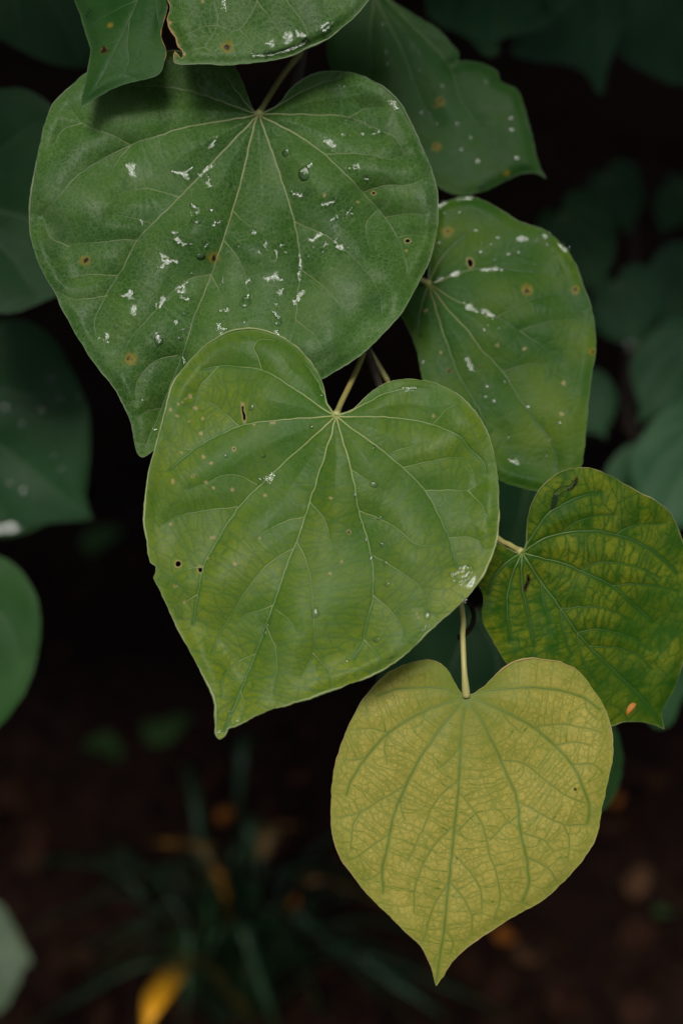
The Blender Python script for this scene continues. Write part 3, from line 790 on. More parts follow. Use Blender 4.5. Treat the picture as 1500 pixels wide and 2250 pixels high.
L3 = build_leaf(branch,
    out=[(1146, 1214, 1), (1155, 1198), (1157, 1167), (1160, 1133), (1170, 1100), (1187, 1073), (1213, 1047), (1243, 1033), (1283, 1028), (1317, 1035), (1353, 1053), (1400, 1080), (1443, 1103), (1470, 1127), (1487, 1160), (1500, 1197), (1518, 1255), (1526, 1320), (1520, 1385), (1497, 1463), (1480, 1515), (1460, 1547), (1453, 1567), (1455, 1588), (1458, 1602, 1),
         (1430, 1590), (1400, 1585), (1367, 1587), (1335, 1596), (1260, 1575), (1180, 1530), (1113, 1458), (1093, 1427), (1070, 1387), (1058, 1363), (1057, 1345), (1061, 1320), (1058, 1300), (1048, 1283), (1039, 1255), (1043, 1220), (1060, 1197), (1085, 1190), (1110, 1202), (1133, 1215)],
    base=(1146, 1214), tip=(1458, 1600), d=D0 + .024, n=(0.18, -0.16, 0.95), ref=(1150, 1250), mat='mottled', grid=3.6, cell=31, netmix=True,
    v1=[[(1146, 1214), (1200, 1133), (1233, 1110), (1283, 1088), (1320, 1082)], [(1147, 1214), (1187, 1187), (1233, 1172), (1300, 1167), (1353, 1175), (1417, 1200), (1457, 1230), (1485, 1260)], [(1148, 1215), (1160, 1219), (1233, 1237), (1283, 1258), (1343, 1287), (1393, 1330), (1433, 1367)],
        [(1147, 1216), (1187, 1277), (1227, 1333), (1267, 1390), (1293, 1420), (1350, 1477), (1400, 1525), (1455, 1595)], [(1146, 1216), (1146, 1283), (1157, 1340), (1167, 1387), (1172, 1420)], [(1145, 1216), (1123, 1267), (1113, 1320), (1116, 1370), (1120, 1407)], [(1144, 1215), (1107, 1240), (1080, 1277), (1072, 1305)]],
    v2=[[(1277, 1254), (1307, 1237), (1353, 1237), (1400, 1247), (1450, 1270)], [(1343, 1287), (1400, 1283), (1450, 1290), (1490, 1300)], [(1353, 1174), (1383, 1157), (1450, 1150)], [(1229, 1337), (1293, 1333), (1340, 1340), (1380, 1360)], [(1267, 1390), (1317, 1383), (1383, 1400), (1430, 1430)], [(1293, 1420), (1350, 1423), (1400, 1440), (1430, 1470)],
        [(1230, 1340), (1238, 1395), (1255, 1440)], [(1267, 1392), (1280, 1450), (1310, 1500)], [(1187, 1278), (1195, 1330), (1210, 1370)], [(1233, 1110), (1225, 1085), (1240, 1060)], [(1233, 1172), (1260, 1150), (1300, 1135), (1350, 1130)]],
    holes=[[(1211, 1121), (1213, 1102), (1220, 1080), (1236, 1071), (1252, 1069), (1262, 1056), (1266, 1050), (1267, 1056), (1257, 1073), (1240, 1078), (1228, 1086), (1220, 1108)], [(1158, 1264), (1161, 1266), (1162, 1278), (1156, 1290), (1155, 1298), (1151, 1297), (1153, 1286), (1158, 1277)]],
    quilt=1.5, roll=1.0, wav=1.1, yel=(1.0, -0.55, 0.15), rim=0.2, vr=(0.30, 0.10), v2r=(0.13, 0.06), seed=51, cup=-0.05, hole_rim=0.0, hole_dark=0.9,
    petiole=[at(1120, 1198, D0 + .030), at(1085, 1175, D0 + .034), at(980, 1060, D0 + .045), stem_pts[6]], pet_mat='petiole_light',
    label='mottled yellow-and-green leaf with a dark slit, half hidden beside the yellow leaf')

L4 = build_leaf(branch,
    out=[(1022, 1530, 1), (1010, 1519), (999, 1499), (980, 1470), (961, 1455), (938, 1450), (905, 1455), (868, 1470), (835, 1493), (803, 1531), (777, 1573), (756, 1619), (740, 1666), (731, 1708), (727, 1764), (728, 1811), (735, 1853), (751, 1890), (775, 1923), (807, 1965), (849, 2007), (887, 2044), (919, 2072), (933, 2091), (945, 2119), (952, 2147), (958, 2166, 1),
         (971, 2147), (989, 2119), (1017, 2088), (1055, 2060), (1101, 2030), (1148, 2002), (1195, 1976), (1237, 1937), (1274, 1895), (1302, 1853), (1314, 1820), (1321, 1783), (1330, 1736), (1341, 1689), (1345, 1652), (1343, 1615), (1337, 1582), (1325, 1549), (1307, 1521), (1283, 1489), (1260, 1468), (1232, 1456), (1195, 1449), (1162, 1447), (1129, 1454), (1106, 1468), (1083, 1489), (1059, 1512), (1038, 1525)],
    base=(1024, 1532), tip=(957, 2164), d=D0 + .010, n=(0.0, 0.08, 1), mat='yellow', grid=3.0,
    v1=[[(1024, 1532), (1013, 1610), (1007, 1727), (999, 1811), (989, 1904), (980, 1993), (968, 2091), (958, 2158)], [(1022, 1532), (1014, 1542), (961, 1610), (919, 1671), (891, 1727), (863, 1797), (853, 1848), (840, 1913), (842, 1962)], [(1022, 1531), (1012, 1534), (933, 1563), (854, 1610), (807, 1661), (770, 1717), (760, 1747)],
        [(1021, 1530), (1008, 1524), (980, 1514), (933, 1511), (877, 1514), (829, 1529)], [(1026, 1533), (1031, 1542), (1064, 1596), (1097, 1666), (1134, 1755), (1143, 1829), (1157, 1895), (1160, 1946), (1147, 1980)], [(1027, 1532), (1038, 1535), (1097, 1559), (1167, 1596), (1218, 1638), (1255, 1680), (1279, 1727), (1293, 1773), (1290, 1811)],
        [(1027, 1530), (1040, 1525), (1097, 1514), (1167, 1511), (1227, 1517), (1283, 1535), (1318, 1560)]],
    v2=[[(1006, 1713), (961, 1755), (933, 1811), (910, 1862), (895, 1890)], [(999, 1811), (957, 1853), (929, 1899), (910, 1960), (910, 2007)], [(986, 1937), (957, 1983), (938, 2035), (931, 2066)], [(1008, 1741), (1045, 1787), (1064, 1829), (1073, 1871), (1092, 1927), (1097, 1979), (1085, 2020)], [(995, 1876), (1027, 1909), (1055, 1955), (1058, 2000)], [(988, 1937), (1017, 1974), (1036, 2016), (1034, 2053)],
        [(978, 2044), (995, 2070), (990, 2095)], [(896, 1722), (840, 1755), (793, 1783), (747, 1797)], [(859, 1829), (812, 1862), (779, 1885), (760, 1890)], [(854, 1610), (817, 1601), (784, 1603)], [(1097, 1671), (1143, 1675), (1190, 1708), (1237, 1745), (1285, 1765)], [(1135, 1759), (1185, 1787), (1237, 1811), (1288, 1811)], [(1155, 1881), (1204, 1909), (1225, 1940)], [(1140, 1790), (1106, 1815), (1075, 1845)],
        [(1169, 1598), (1223, 1591), (1279, 1598), (1321, 1610)], [(1255, 1680), (1302, 1680), (1325, 1700)], [(845, 1910), (805, 1935), (790, 1930)], [(1237, 1811), (1250, 1850), (1245, 1895)], [(793, 1783), (775, 1815), (770, 1870)], [(1010, 1640), (985, 1670), (960, 1690)], [(854, 1610), (845, 1640), (850, 1680)], [(807, 1661), (780, 1670), (755, 1668)], [(1218, 1638), (1260, 1630), (1300, 1640)],
        [(933, 1563), (925, 1590), (905, 1600)], [(1097, 1559), (1120, 1590), (1145, 1610)], [(890, 1728), (880, 1770), (890, 1800)], [(1283, 1535), (1290, 1560), (1310, 1580)], [(1143, 1829), (1190, 1845), (1215, 1870)], [(968, 2091), (955, 2105), (952, 2125)], [(1045, 1787), (1020, 1810), (1003, 1830)]],
    spots=[(1262, 1735, 5, 3.2), (1003, 1887, 2, 1.6)],
    quilt=0.9, roll=0.8, wav=0.8, yel=(0.97, 0.0, 0.08), yedge=0.42, rim=0.2, vr=(0.17, 0.07), v2r=(0.07, 0.04), seed=71, cell=32, bend=0.03, cup=-0.06,
    petiole=[at(1019, 1470, D0 + .014), at(1016, 1400, D0 + .018), at(1012, 1325, D0 + .024), at(960, 1080, D0 + .046), at(862, 862, D0 + .050), at(846, 828, D0 + .050), stem_pts[5]], pet_mat='petiole_light', pet_r=0.88,
    label='lowest leaf, yellow with a fine green net of veins')

L5 = build_leaf(branch,
    out=[(942, 622, 1), (944, 590), (948, 545), (953, 490), (963, 453), (990, 438), (1030, 432), (1067, 443), (1103, 463), (1137, 486), (1183, 500), (1210, 515), (1240, 543), (1260, 573), (1280, 627), (1297, 673), (1306, 720), (1308, 760), (1303, 800), (1294, 867), (1288, 933), (1283, 983), (1276, 1023), (1260, 1060), (1235, 1083), (1205, 1085), (1170, 1077), (1130, 1068), (1097, 1054),
         (1050, 1015), (990, 945), (940, 880), (927, 833), (918, 783), (907, 747), (890, 710), (877, 687), (868, 660), (875, 630), (900, 613), (925, 618)],
    base=(942, 624), tip=(1225, 1085), d=D0 + .058, n=(-0.05, 0.16, 1), mat='spotted', grid=5.0,
    v1=[[(942, 622), (948, 608), (963, 577), (993, 540), (1027, 513)], [(944, 623), (957, 620), (990, 607), (1037, 593), (1097, 590), (1150, 597), (1183, 598)], [(944, 624), (1000, 660), (1057, 683), (1090, 697), (1140, 727)], [(943, 625), (983, 680), (1027, 727), (1050, 760), (1103, 817), (1143, 880), (1183, 933), (1217, 985), (1225, 1060)], [(942, 626), (967, 713), (990, 780), (1013, 837), (1037, 875), (1080, 950)], [(940, 625), (923, 683), (918, 720), (920, 740)], [(941, 622), (941, 600), (944, 575)]],
    v2=[[(1090, 697), (1117, 682), (1167, 657), (1217, 647)], [(1140, 727), (1200, 707), (1267, 700)], [(1103, 817), (1160, 800), (1220, 800)], [(1140, 727), (1190, 760), (1230, 800)]],
    holes=[[(1026, 570), (1031, 568), (1038, 574), (1037, 585), (1032, 588), (1028, 581)]],
    spots=[(983, 509, 17, 5), (1157, 637, 18, 5), (1263, 637, 14, 4.5), (1300, 772, 12, 3), (987, 815, 8, 5), (1053, 807, 4, 4)], scars=[(1092, 758, 5), (1233, 910, 6), (968, 775, 4), (1151, 768, 5), (1238, 842, 6), (935, 683, 4), (1208, 965, 5)],
    quilt=1.2, roll=1.0, wav=1.2, yel=(0.05, 0.5, 0.25), rim=0.16, vr=(0.42, 0.14), v2r=(0.2, 0.08), seed=91, cup=-0.02,
    petiole=[at(915, 612, D0 + .064), at(840, 600, D0 + .072), stem_pts[4]],
    label='green leaf with yellow-ringed brown spots and scattered water drops, behind the middle leaf')

L6 = build_leaf(branch,
    out=[(369, 0), (375, 17), (368, 43, 1), (372, 58), (377, 69, 1), (386, 82), (390, 96), (393, 104, 1), (402, 110), (404, 119), (401, 130, 1), (394, 124), (385, 114, 1), (382, 126), (384, 138), (410, 141), (453, 141), (497, 143), (540, 140), (583, 135), (627, 126), (670, 108), (713, 89), (757, 56), (800, 13), (850, -70), (880, -180), (860, -310), (780, -400), (700, -430), (650, -400), (610, -430), (530, -440), (430, -360), (375, -240), (355, -110)],
    base=(650, -398), tip=(410, 139), d=D0 + .018, n=(0.0, 0.15, 1), ref=(560, 60), mat='dark', grid=4.5,
    v1=[[(650, -398), (600, -200), (571, -30), (566, 4), (527, 65), (510, 69), (516, 117)], [(650, -398), (530, -180), (475, -30), (471, 0), (477, 56), (449, 104)], [(650, -398), (450, -220), (400, -60), (395, 20)], [(650, -398), (650, -150), (632, -20), (631, 0), (666, 52), (680, 95)], [(650, -398), (760, -170), (790, -40), (765, 20)]],
    v2=[[(477, 56), (495, 62), (510, 69)], [(527, 65), (545, 85), (562, 108)], [(566, 4), (605, 56), (618, 82)], [(449, 104), (425, 110), (410, 125)], [(477, 56), (440, 60), (405, 80)], [(600, -200), (570, -120), (520, -40), (471, -10)], [(650, -150), (700, -60), (715, 30)], [(449, 104), (470, 118), (490, 132)]],
    spots=[(500, 103, 20, 6.5)], scars=[(445, 3, 5), (372, 50, 6), (378, 71, 6), (390, 98, 5), (403, 118, 6), (387, 117, 5)], quilt=0.9, roll=1.3, wav=0.8, yel=(0.1, 0.1, 0.1), rim=0.22, vr=(0.26, 0.10), seed=111, torn=[(369, 10, 16), (370, 50, 30), (385, 80, 25), (398, 112, 24), (390, 125, 20)],
    petiole=[at(655, -420, D0 + .03), at(690, -440, D0 + .07), stem_pts[0]],
    label='leaf with a torn brown-edged side and a wet lower rim, overlapping the largest leaf')

L7 = build_leaf(branch,
    out=[(165, 0), (179, 35), (192, 80), (200, 109), (197, 138), (189, 179), (181, 212), (179, 233, 1), (198, 224), (224, 208), (256, 191), (293, 180), (332, 171), (352, 160), (362, 135), (365, 113), (358, 93, 1), (354, 74), (361, 43), (369, 15), (367, 0), (372, -60), (360, -170), (330, -280), (290, -330), (255, -300), (215, -290), (170, -200), (155, -90)],
    base=(265, -300), tip=(179, 231), d=D0 + .025, n=(-0.10, 0.18, 1), ref=(260, 60), mat='shade', grid=4.5,
    v1=[[(265, -300), (330, -120), (302, 0), (263, 87), (230, 156), (205, 195), (182, 229)], [(265, -300), (355, -150), (345, 0), (350, 60)]],
    v2=[[(285, 45), (281, 90), (283, 130), (275, 160)], [(263, 87), (230, 100), (205, 110)], [(302, 0), (240, 30), (190, 60)], [(240, 140), (280, 165), (300, 170)]],
    spots=[(229, 110, 11, 9), (242, 55, 9, 0.1)], quilt=0.7, roll=1.4, wav=0.9, yel=(0.0, 0.1, 0.1), rim=0.24, vr=(0.2, 0.10), seed=131, fold=(0.7, 0.0), torn=[(360, 85, 30), (364, 118, 18), (362, 35, 30)],
    foldline=[(330, -120), (302, 0), (263, 87), (230, 156), (205, 195), (182, 229)],
    petiole=[at(300, -350, D0 + .03), at(500, -480, D0 + .07), stem_pts[0]],
    label='folded leaf hanging point down, its tip resting over the largest leaf')

# the curled tendril behind the yellow leaf's stalk
td = [at(1020, 1318, D0 + .026), at(1032, 1330, D0 + .05), at(1040, 1350, D0 + .055), at(1036, 1374, D0 + .055), at(1024, 1390, D0 + .055), at(1012, 1399, D0 + .055), at(1004, 1401, D0 + .055)]
tn = stem_part(branch, td, 0.0008, 0.0009, 'tendril', 'tendril')
tn['label'] = 'dark hooked tendril'

# ---- dimmer leaves further back: traced or taken from the yellow leaf's shape
TPL_OUT = [(1022, 1530), (1010, 1519), (980, 1470), (938, 1450), (868, 1470), (803, 1531), (756, 1619), (731, 1708), (728, 1811), (751, 1890), (807, 1965), (887, 2044), (933, 2091), (952, 2147), (958, 2166), (971, 2147), (1017, 2088), (1101, 2030), (1195, 1976), (1274, 1895), (1314, 1820), (1330, 1736), (1345, 1652), (1325, 1549), (1260, 1468), (1195, 1449), (1129, 1454), (1083, 1489), (1038, 1525)]
TPL_V = [[(1024, 1532), (1007, 1727), (989, 1904), (958, 2158)], [(1022, 1532), (919, 1671), (863, 1797), (842, 1962)], [(1022, 1531), (933, 1563), (807, 1661), (760, 1747)], [(1026, 1533), (1097, 1666), (1143, 1829), (1147, 1980)], [(1027, 1532), (1167, 1596), (1255, 1680), (1290, 1811)]]
def template(base, tip, wide=1.0):
    b0 = np.array((1024., 1532.)); t0 = np.array((957., 2164.))
    y0 = (t0 - b0); l0 = np.linalg.norm(y0); y0 /= l0; x0 = np.array((-y0[1], y0[0]))
    b1 = np.array(base, float); t1 = np.array(tip, float)
    y1 = (t1 - b1); l1 = np.linalg.norm(y1); y1 /= l1; x1 = np.array((-y1[1], y1[0]))
    def f(p):
        q = np.array(p[:2]) - b0
        r = b1 + (q @ x0) * l1 / l0 * wide * x1 + (q @ y0) * l1 / l0 * y1
        return (r[0], r[1])
    return [f(p) for p in TPL_OUT], [[f(p) for p in v] for v in TPL_V]

def tleaf(parent, base, tip, wide, d, n, mat='deep', stem=None, **kw):
    o, v = template(base, tip, wide)
    pet = None
    if stem is not None:
        B0 = at(base[0], base[1], d)
        pet = [B0 * 0.6 + stem * 0.4 + np.array([0, 0.02, -0.004]), stem]
    return build_leaf(parent, o, base, tip, d, n, v1=v, mat=mat, grid=kw.pop('grid', 10), petiole=pet, pet_mat='petiole_dark', **kw)

# branch at the upper right
s2 = [at(1010, -420, D0 + .19), at(1000, -150, D0 + .17), at(1060, -30, D0 + .27), at(1250, -60, D0 + .36), at(1480, -90, D0 + .41)]
br2 = plant('redbud_branch', s2[0], 'shaded branch of notched, drop-speckled leaves behind the largest leaf, above the dark gap', 'branch')
stem_part(br2, s2, 0.0025, 0.0014)
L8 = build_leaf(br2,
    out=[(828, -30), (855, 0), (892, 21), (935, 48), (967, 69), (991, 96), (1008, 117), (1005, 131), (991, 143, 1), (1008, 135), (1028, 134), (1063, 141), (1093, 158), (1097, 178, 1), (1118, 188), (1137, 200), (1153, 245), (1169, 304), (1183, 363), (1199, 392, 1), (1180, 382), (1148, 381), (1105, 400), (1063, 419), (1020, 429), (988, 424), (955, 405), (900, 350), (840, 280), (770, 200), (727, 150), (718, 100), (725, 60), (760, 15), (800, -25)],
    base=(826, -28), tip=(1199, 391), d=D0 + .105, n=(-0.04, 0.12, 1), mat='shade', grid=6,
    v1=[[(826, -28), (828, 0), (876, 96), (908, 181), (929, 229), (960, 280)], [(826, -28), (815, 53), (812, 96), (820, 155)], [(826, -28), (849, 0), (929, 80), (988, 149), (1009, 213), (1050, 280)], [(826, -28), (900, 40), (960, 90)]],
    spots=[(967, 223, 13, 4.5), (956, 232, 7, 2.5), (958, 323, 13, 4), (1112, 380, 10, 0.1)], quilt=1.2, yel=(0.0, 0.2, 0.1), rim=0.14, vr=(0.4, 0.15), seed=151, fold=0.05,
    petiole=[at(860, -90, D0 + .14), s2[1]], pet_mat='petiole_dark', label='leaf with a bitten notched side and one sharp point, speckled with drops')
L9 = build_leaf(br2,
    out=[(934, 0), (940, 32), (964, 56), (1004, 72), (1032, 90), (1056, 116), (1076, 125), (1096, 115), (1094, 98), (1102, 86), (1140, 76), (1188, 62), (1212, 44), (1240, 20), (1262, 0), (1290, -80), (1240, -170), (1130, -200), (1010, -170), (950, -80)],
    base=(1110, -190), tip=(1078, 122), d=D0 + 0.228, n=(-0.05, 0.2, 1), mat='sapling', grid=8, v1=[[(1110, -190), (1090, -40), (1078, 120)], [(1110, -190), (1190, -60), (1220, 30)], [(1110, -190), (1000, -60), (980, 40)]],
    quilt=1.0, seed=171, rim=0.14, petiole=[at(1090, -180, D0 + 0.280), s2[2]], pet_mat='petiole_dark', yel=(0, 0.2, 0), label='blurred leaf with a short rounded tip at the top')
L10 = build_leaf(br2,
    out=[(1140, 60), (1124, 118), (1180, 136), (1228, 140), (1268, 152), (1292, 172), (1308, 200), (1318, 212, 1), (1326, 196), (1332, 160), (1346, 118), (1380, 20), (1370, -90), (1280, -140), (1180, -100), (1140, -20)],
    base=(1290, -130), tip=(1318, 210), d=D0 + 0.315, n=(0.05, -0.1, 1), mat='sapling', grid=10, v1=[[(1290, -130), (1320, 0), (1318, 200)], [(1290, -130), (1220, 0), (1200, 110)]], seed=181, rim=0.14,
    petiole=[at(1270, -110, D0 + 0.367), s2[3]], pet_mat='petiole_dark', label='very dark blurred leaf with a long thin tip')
L11 = build_leaf(br2,
    out=[(1344, 100), (1380, 136), (1420, 160), (1460, 180), (1500, 188), (1560, 180), (1610, 100), (1600, -40), (1520, -120), (1420, -120), (1350, -50), (1330, 40)],
    base=(1450, -115), tip=(1540, 184), d=D0 + 0.350, n=(0.0, -0.05, 1), mat='sapling', grid=10, v1=[[(1450, -115), (1490, 40), (1530, 180)], [(1450, -115), (1400, 0), (1400, 120)]], seed=191, rim=0.14,
    petiole=[at(1460, -110, D0 + 0.403), s2[4]], pet_mat='petiole_dark', label='dark blurred leaf with a smooth rounded edge')

# branch at the left side
s3 = [at(-150, -380, D0 + 0.350), at(-60, -60, D0 + 0.333), at(-40, 350, D0 + 0.333), at(-60, 800, D0 + 0.350), at(-90, 1230, D0 + 0.333)]
br3 = plant('redbud_branch', s3[0], 'shaded branch of dim bluish leaves one below another, beside the largest leaf\'s outer edge', 'branch')
stem_part(br3, s3, 0.0028, 0.0014)
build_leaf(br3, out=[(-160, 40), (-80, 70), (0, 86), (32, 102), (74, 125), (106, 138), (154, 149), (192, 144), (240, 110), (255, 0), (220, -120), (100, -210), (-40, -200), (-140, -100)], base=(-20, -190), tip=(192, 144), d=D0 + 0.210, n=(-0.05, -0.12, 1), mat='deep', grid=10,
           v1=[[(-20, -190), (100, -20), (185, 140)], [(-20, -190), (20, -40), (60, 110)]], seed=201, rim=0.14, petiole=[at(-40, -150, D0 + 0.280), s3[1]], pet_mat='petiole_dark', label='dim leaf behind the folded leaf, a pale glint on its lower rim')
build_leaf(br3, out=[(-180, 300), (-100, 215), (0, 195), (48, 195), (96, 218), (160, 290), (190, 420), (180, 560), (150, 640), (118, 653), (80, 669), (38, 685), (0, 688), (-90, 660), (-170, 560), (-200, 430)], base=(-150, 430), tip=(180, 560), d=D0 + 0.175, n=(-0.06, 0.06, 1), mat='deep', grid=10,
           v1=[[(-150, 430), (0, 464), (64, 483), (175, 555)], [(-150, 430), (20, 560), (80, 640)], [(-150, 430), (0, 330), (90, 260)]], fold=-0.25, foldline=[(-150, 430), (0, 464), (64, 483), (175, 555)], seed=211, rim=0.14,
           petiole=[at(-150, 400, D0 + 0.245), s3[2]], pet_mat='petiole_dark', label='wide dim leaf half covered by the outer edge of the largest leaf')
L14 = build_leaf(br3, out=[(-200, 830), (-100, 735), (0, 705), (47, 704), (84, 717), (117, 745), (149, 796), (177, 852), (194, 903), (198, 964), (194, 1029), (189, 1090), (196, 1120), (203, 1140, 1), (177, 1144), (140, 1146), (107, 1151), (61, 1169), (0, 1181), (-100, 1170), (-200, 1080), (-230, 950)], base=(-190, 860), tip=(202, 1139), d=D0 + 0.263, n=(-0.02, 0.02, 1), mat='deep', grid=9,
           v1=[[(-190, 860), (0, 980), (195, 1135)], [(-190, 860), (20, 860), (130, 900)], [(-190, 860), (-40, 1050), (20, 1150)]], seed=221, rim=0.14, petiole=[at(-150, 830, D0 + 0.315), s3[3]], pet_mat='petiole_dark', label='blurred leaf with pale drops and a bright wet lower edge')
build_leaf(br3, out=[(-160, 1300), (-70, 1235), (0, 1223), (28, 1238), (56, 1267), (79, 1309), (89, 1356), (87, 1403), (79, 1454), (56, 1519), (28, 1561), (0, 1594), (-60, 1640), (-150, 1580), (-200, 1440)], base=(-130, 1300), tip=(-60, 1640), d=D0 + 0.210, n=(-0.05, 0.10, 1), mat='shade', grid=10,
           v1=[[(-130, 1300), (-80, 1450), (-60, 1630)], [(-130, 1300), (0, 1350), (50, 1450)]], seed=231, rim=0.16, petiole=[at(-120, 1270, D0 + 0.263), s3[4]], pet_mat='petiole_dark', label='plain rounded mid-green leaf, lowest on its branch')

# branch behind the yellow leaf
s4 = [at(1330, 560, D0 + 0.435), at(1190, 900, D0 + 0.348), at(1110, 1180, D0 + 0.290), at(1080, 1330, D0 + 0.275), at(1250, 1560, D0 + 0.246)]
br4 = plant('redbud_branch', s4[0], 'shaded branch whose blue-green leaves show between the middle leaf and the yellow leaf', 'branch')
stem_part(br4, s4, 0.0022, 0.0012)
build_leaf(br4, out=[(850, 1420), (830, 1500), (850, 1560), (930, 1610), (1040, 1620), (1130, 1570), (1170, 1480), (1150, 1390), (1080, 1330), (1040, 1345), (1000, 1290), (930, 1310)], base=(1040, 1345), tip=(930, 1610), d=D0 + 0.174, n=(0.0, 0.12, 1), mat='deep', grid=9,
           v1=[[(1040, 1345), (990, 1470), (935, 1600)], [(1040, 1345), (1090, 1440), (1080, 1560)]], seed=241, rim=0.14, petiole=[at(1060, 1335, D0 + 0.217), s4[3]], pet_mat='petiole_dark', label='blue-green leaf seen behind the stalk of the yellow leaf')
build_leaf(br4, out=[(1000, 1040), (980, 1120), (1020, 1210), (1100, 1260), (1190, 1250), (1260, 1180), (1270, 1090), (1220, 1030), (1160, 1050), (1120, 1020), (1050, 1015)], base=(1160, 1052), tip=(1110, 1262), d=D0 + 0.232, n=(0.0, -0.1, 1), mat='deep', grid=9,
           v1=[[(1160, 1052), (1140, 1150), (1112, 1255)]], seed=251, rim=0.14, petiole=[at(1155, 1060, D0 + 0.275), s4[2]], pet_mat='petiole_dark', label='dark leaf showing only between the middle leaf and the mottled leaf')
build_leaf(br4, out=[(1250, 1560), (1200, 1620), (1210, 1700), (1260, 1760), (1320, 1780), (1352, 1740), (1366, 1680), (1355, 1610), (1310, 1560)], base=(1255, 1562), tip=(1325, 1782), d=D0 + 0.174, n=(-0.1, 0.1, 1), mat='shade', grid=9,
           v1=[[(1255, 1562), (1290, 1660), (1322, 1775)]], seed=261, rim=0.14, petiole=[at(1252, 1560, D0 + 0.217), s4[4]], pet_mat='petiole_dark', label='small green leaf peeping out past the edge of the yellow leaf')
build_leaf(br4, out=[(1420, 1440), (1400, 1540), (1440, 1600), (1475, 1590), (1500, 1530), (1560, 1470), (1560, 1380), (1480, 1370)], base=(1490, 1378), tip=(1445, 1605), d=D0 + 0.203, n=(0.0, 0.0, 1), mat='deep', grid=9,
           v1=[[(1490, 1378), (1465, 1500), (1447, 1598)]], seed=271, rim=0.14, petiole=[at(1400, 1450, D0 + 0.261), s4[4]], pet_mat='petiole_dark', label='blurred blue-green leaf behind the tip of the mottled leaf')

# shrub behind on the right
shrub = plant('redbud_sapling', (0.62, 0.75, 0.0), 'out-of-focus sapling of rounded blue-green leaves behind the spotted leaf', 'sapling')
q0 = at(1400, 1080, D0 + 0.576)
trunk = [np.array([0.62, 0.75, -0.05]), np.array([0.52, 0.60, 0.30]), np.array([0.36, 0.42, 0.62]), q0 * 0.5 + at(1420, 900, D0 + 0.576) * 0.5, at(1400, 640, D0 + 0.608), at(1380, 360, D0 + 0.672)]
stem_part(shrub, trunk, 0.006, 0.0016)
sa, sb, sc_, sd = at(1330, 990, D0 + 0.480), trunk[3], trunk[4], trunk[5]
SH = {}
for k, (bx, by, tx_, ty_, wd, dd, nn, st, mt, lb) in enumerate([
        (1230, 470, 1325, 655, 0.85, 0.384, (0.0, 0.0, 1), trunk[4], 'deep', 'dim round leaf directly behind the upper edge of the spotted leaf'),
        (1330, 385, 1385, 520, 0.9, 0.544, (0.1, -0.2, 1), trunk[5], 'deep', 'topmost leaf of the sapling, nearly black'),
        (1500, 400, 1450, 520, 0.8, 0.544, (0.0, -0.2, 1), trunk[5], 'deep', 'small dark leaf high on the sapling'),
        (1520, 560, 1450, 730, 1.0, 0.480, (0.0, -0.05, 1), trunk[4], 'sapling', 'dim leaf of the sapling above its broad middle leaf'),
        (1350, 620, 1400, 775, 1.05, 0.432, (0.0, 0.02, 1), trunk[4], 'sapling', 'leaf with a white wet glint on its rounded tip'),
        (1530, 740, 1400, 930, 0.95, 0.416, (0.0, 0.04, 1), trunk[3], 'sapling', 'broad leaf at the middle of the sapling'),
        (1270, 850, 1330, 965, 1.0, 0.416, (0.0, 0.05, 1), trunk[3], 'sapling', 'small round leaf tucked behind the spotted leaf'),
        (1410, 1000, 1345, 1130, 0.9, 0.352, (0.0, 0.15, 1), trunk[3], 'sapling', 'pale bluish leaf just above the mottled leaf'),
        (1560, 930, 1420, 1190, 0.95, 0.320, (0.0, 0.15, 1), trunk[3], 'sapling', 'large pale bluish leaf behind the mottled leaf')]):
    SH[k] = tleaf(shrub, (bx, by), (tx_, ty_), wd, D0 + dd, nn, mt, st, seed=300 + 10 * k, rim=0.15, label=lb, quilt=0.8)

# pale leaf at the lower left
s5 = [at(-260, 2420, 1.40), at(-200, 2250, 1.25), at(-130, 2060, 1.13)]
br5 = plant('pale_leaf_shoot', s5[0], 'low shoot with one pale grey-green leaf beside the strappy plant', 'shoot')
stem_part(br5, s5, 0.003, 0.0016)
build_leaf(br5, out=[(-160, 1960), (-80, 1955), (0, 1990), (32, 2039), (55, 2085), (70, 2112), (50, 2130), (38, 2165), (0, 2222), (-80, 2250), (-170, 2200), (-200, 2070)], base=(-140, 2050), tip=(84, 2119), d=D0 + .68, n=(-0.05, 0.35, 1), mat='paleleaf', grid=14,
           v1=[[(-140, 2050), (-30, 2080), (78, 2117)]], seed=401, rim=0.3, petiole=[s5[2]], pet_mat='petiole_dark', label='pale grey-green leaf')

# ------------------------------------------------------------------ water on the leaves
def drop_mesh(rx, ry, hh, seed):
    """a sessile drop: rounded cap, slightly irregular, its foot a little below the leaf"""
    r = np.random.default_rng(seed)
    na, nr = 20, 7
    ph = r.uniform(0, 6.28, 3); am = r.uniform(0.0, 0.07, 3)
    V = [(0, 0, hh)]
    for i in range(1, nr + 1):
        q = i / nr * 0.5 * math.pi * 1.18
        for j in range(na):
            a = j / na * 2 * math.pi
            k = 1 + am[0] * math.sin(2 * a + ph[0]) + am[1] * math.sin(3 * a + ph[1]) + am[2] * math.sin(4 * a + ph[2])
            V.append((rx * k * math.sin(q) * math.cos(a), ry * k * math.sin(q) * math.sin(a), hh * math.cos(q)))
    V.append((0, 0, hh * math.cos(0.5 * math.pi * 1.18)))
    F = []
    for j in range(na):
        F.append((0, 1 + j, 1 + (j + 1) % na))
        for i in range(nr - 1):
            a0 = 1 + i * na + j; a1 = 1 + i * na + (j + 1) % na
            F += [(a0, a0 + na, a1 + na), (a0, a1 + na, a1)]
        F.append((len(V) - 1, 1 + (nr - 1) * na + (j + 1) % na, 1 + (nr - 1) * na + j))
    return mesh_np('water_drop', V, F, M['water'])

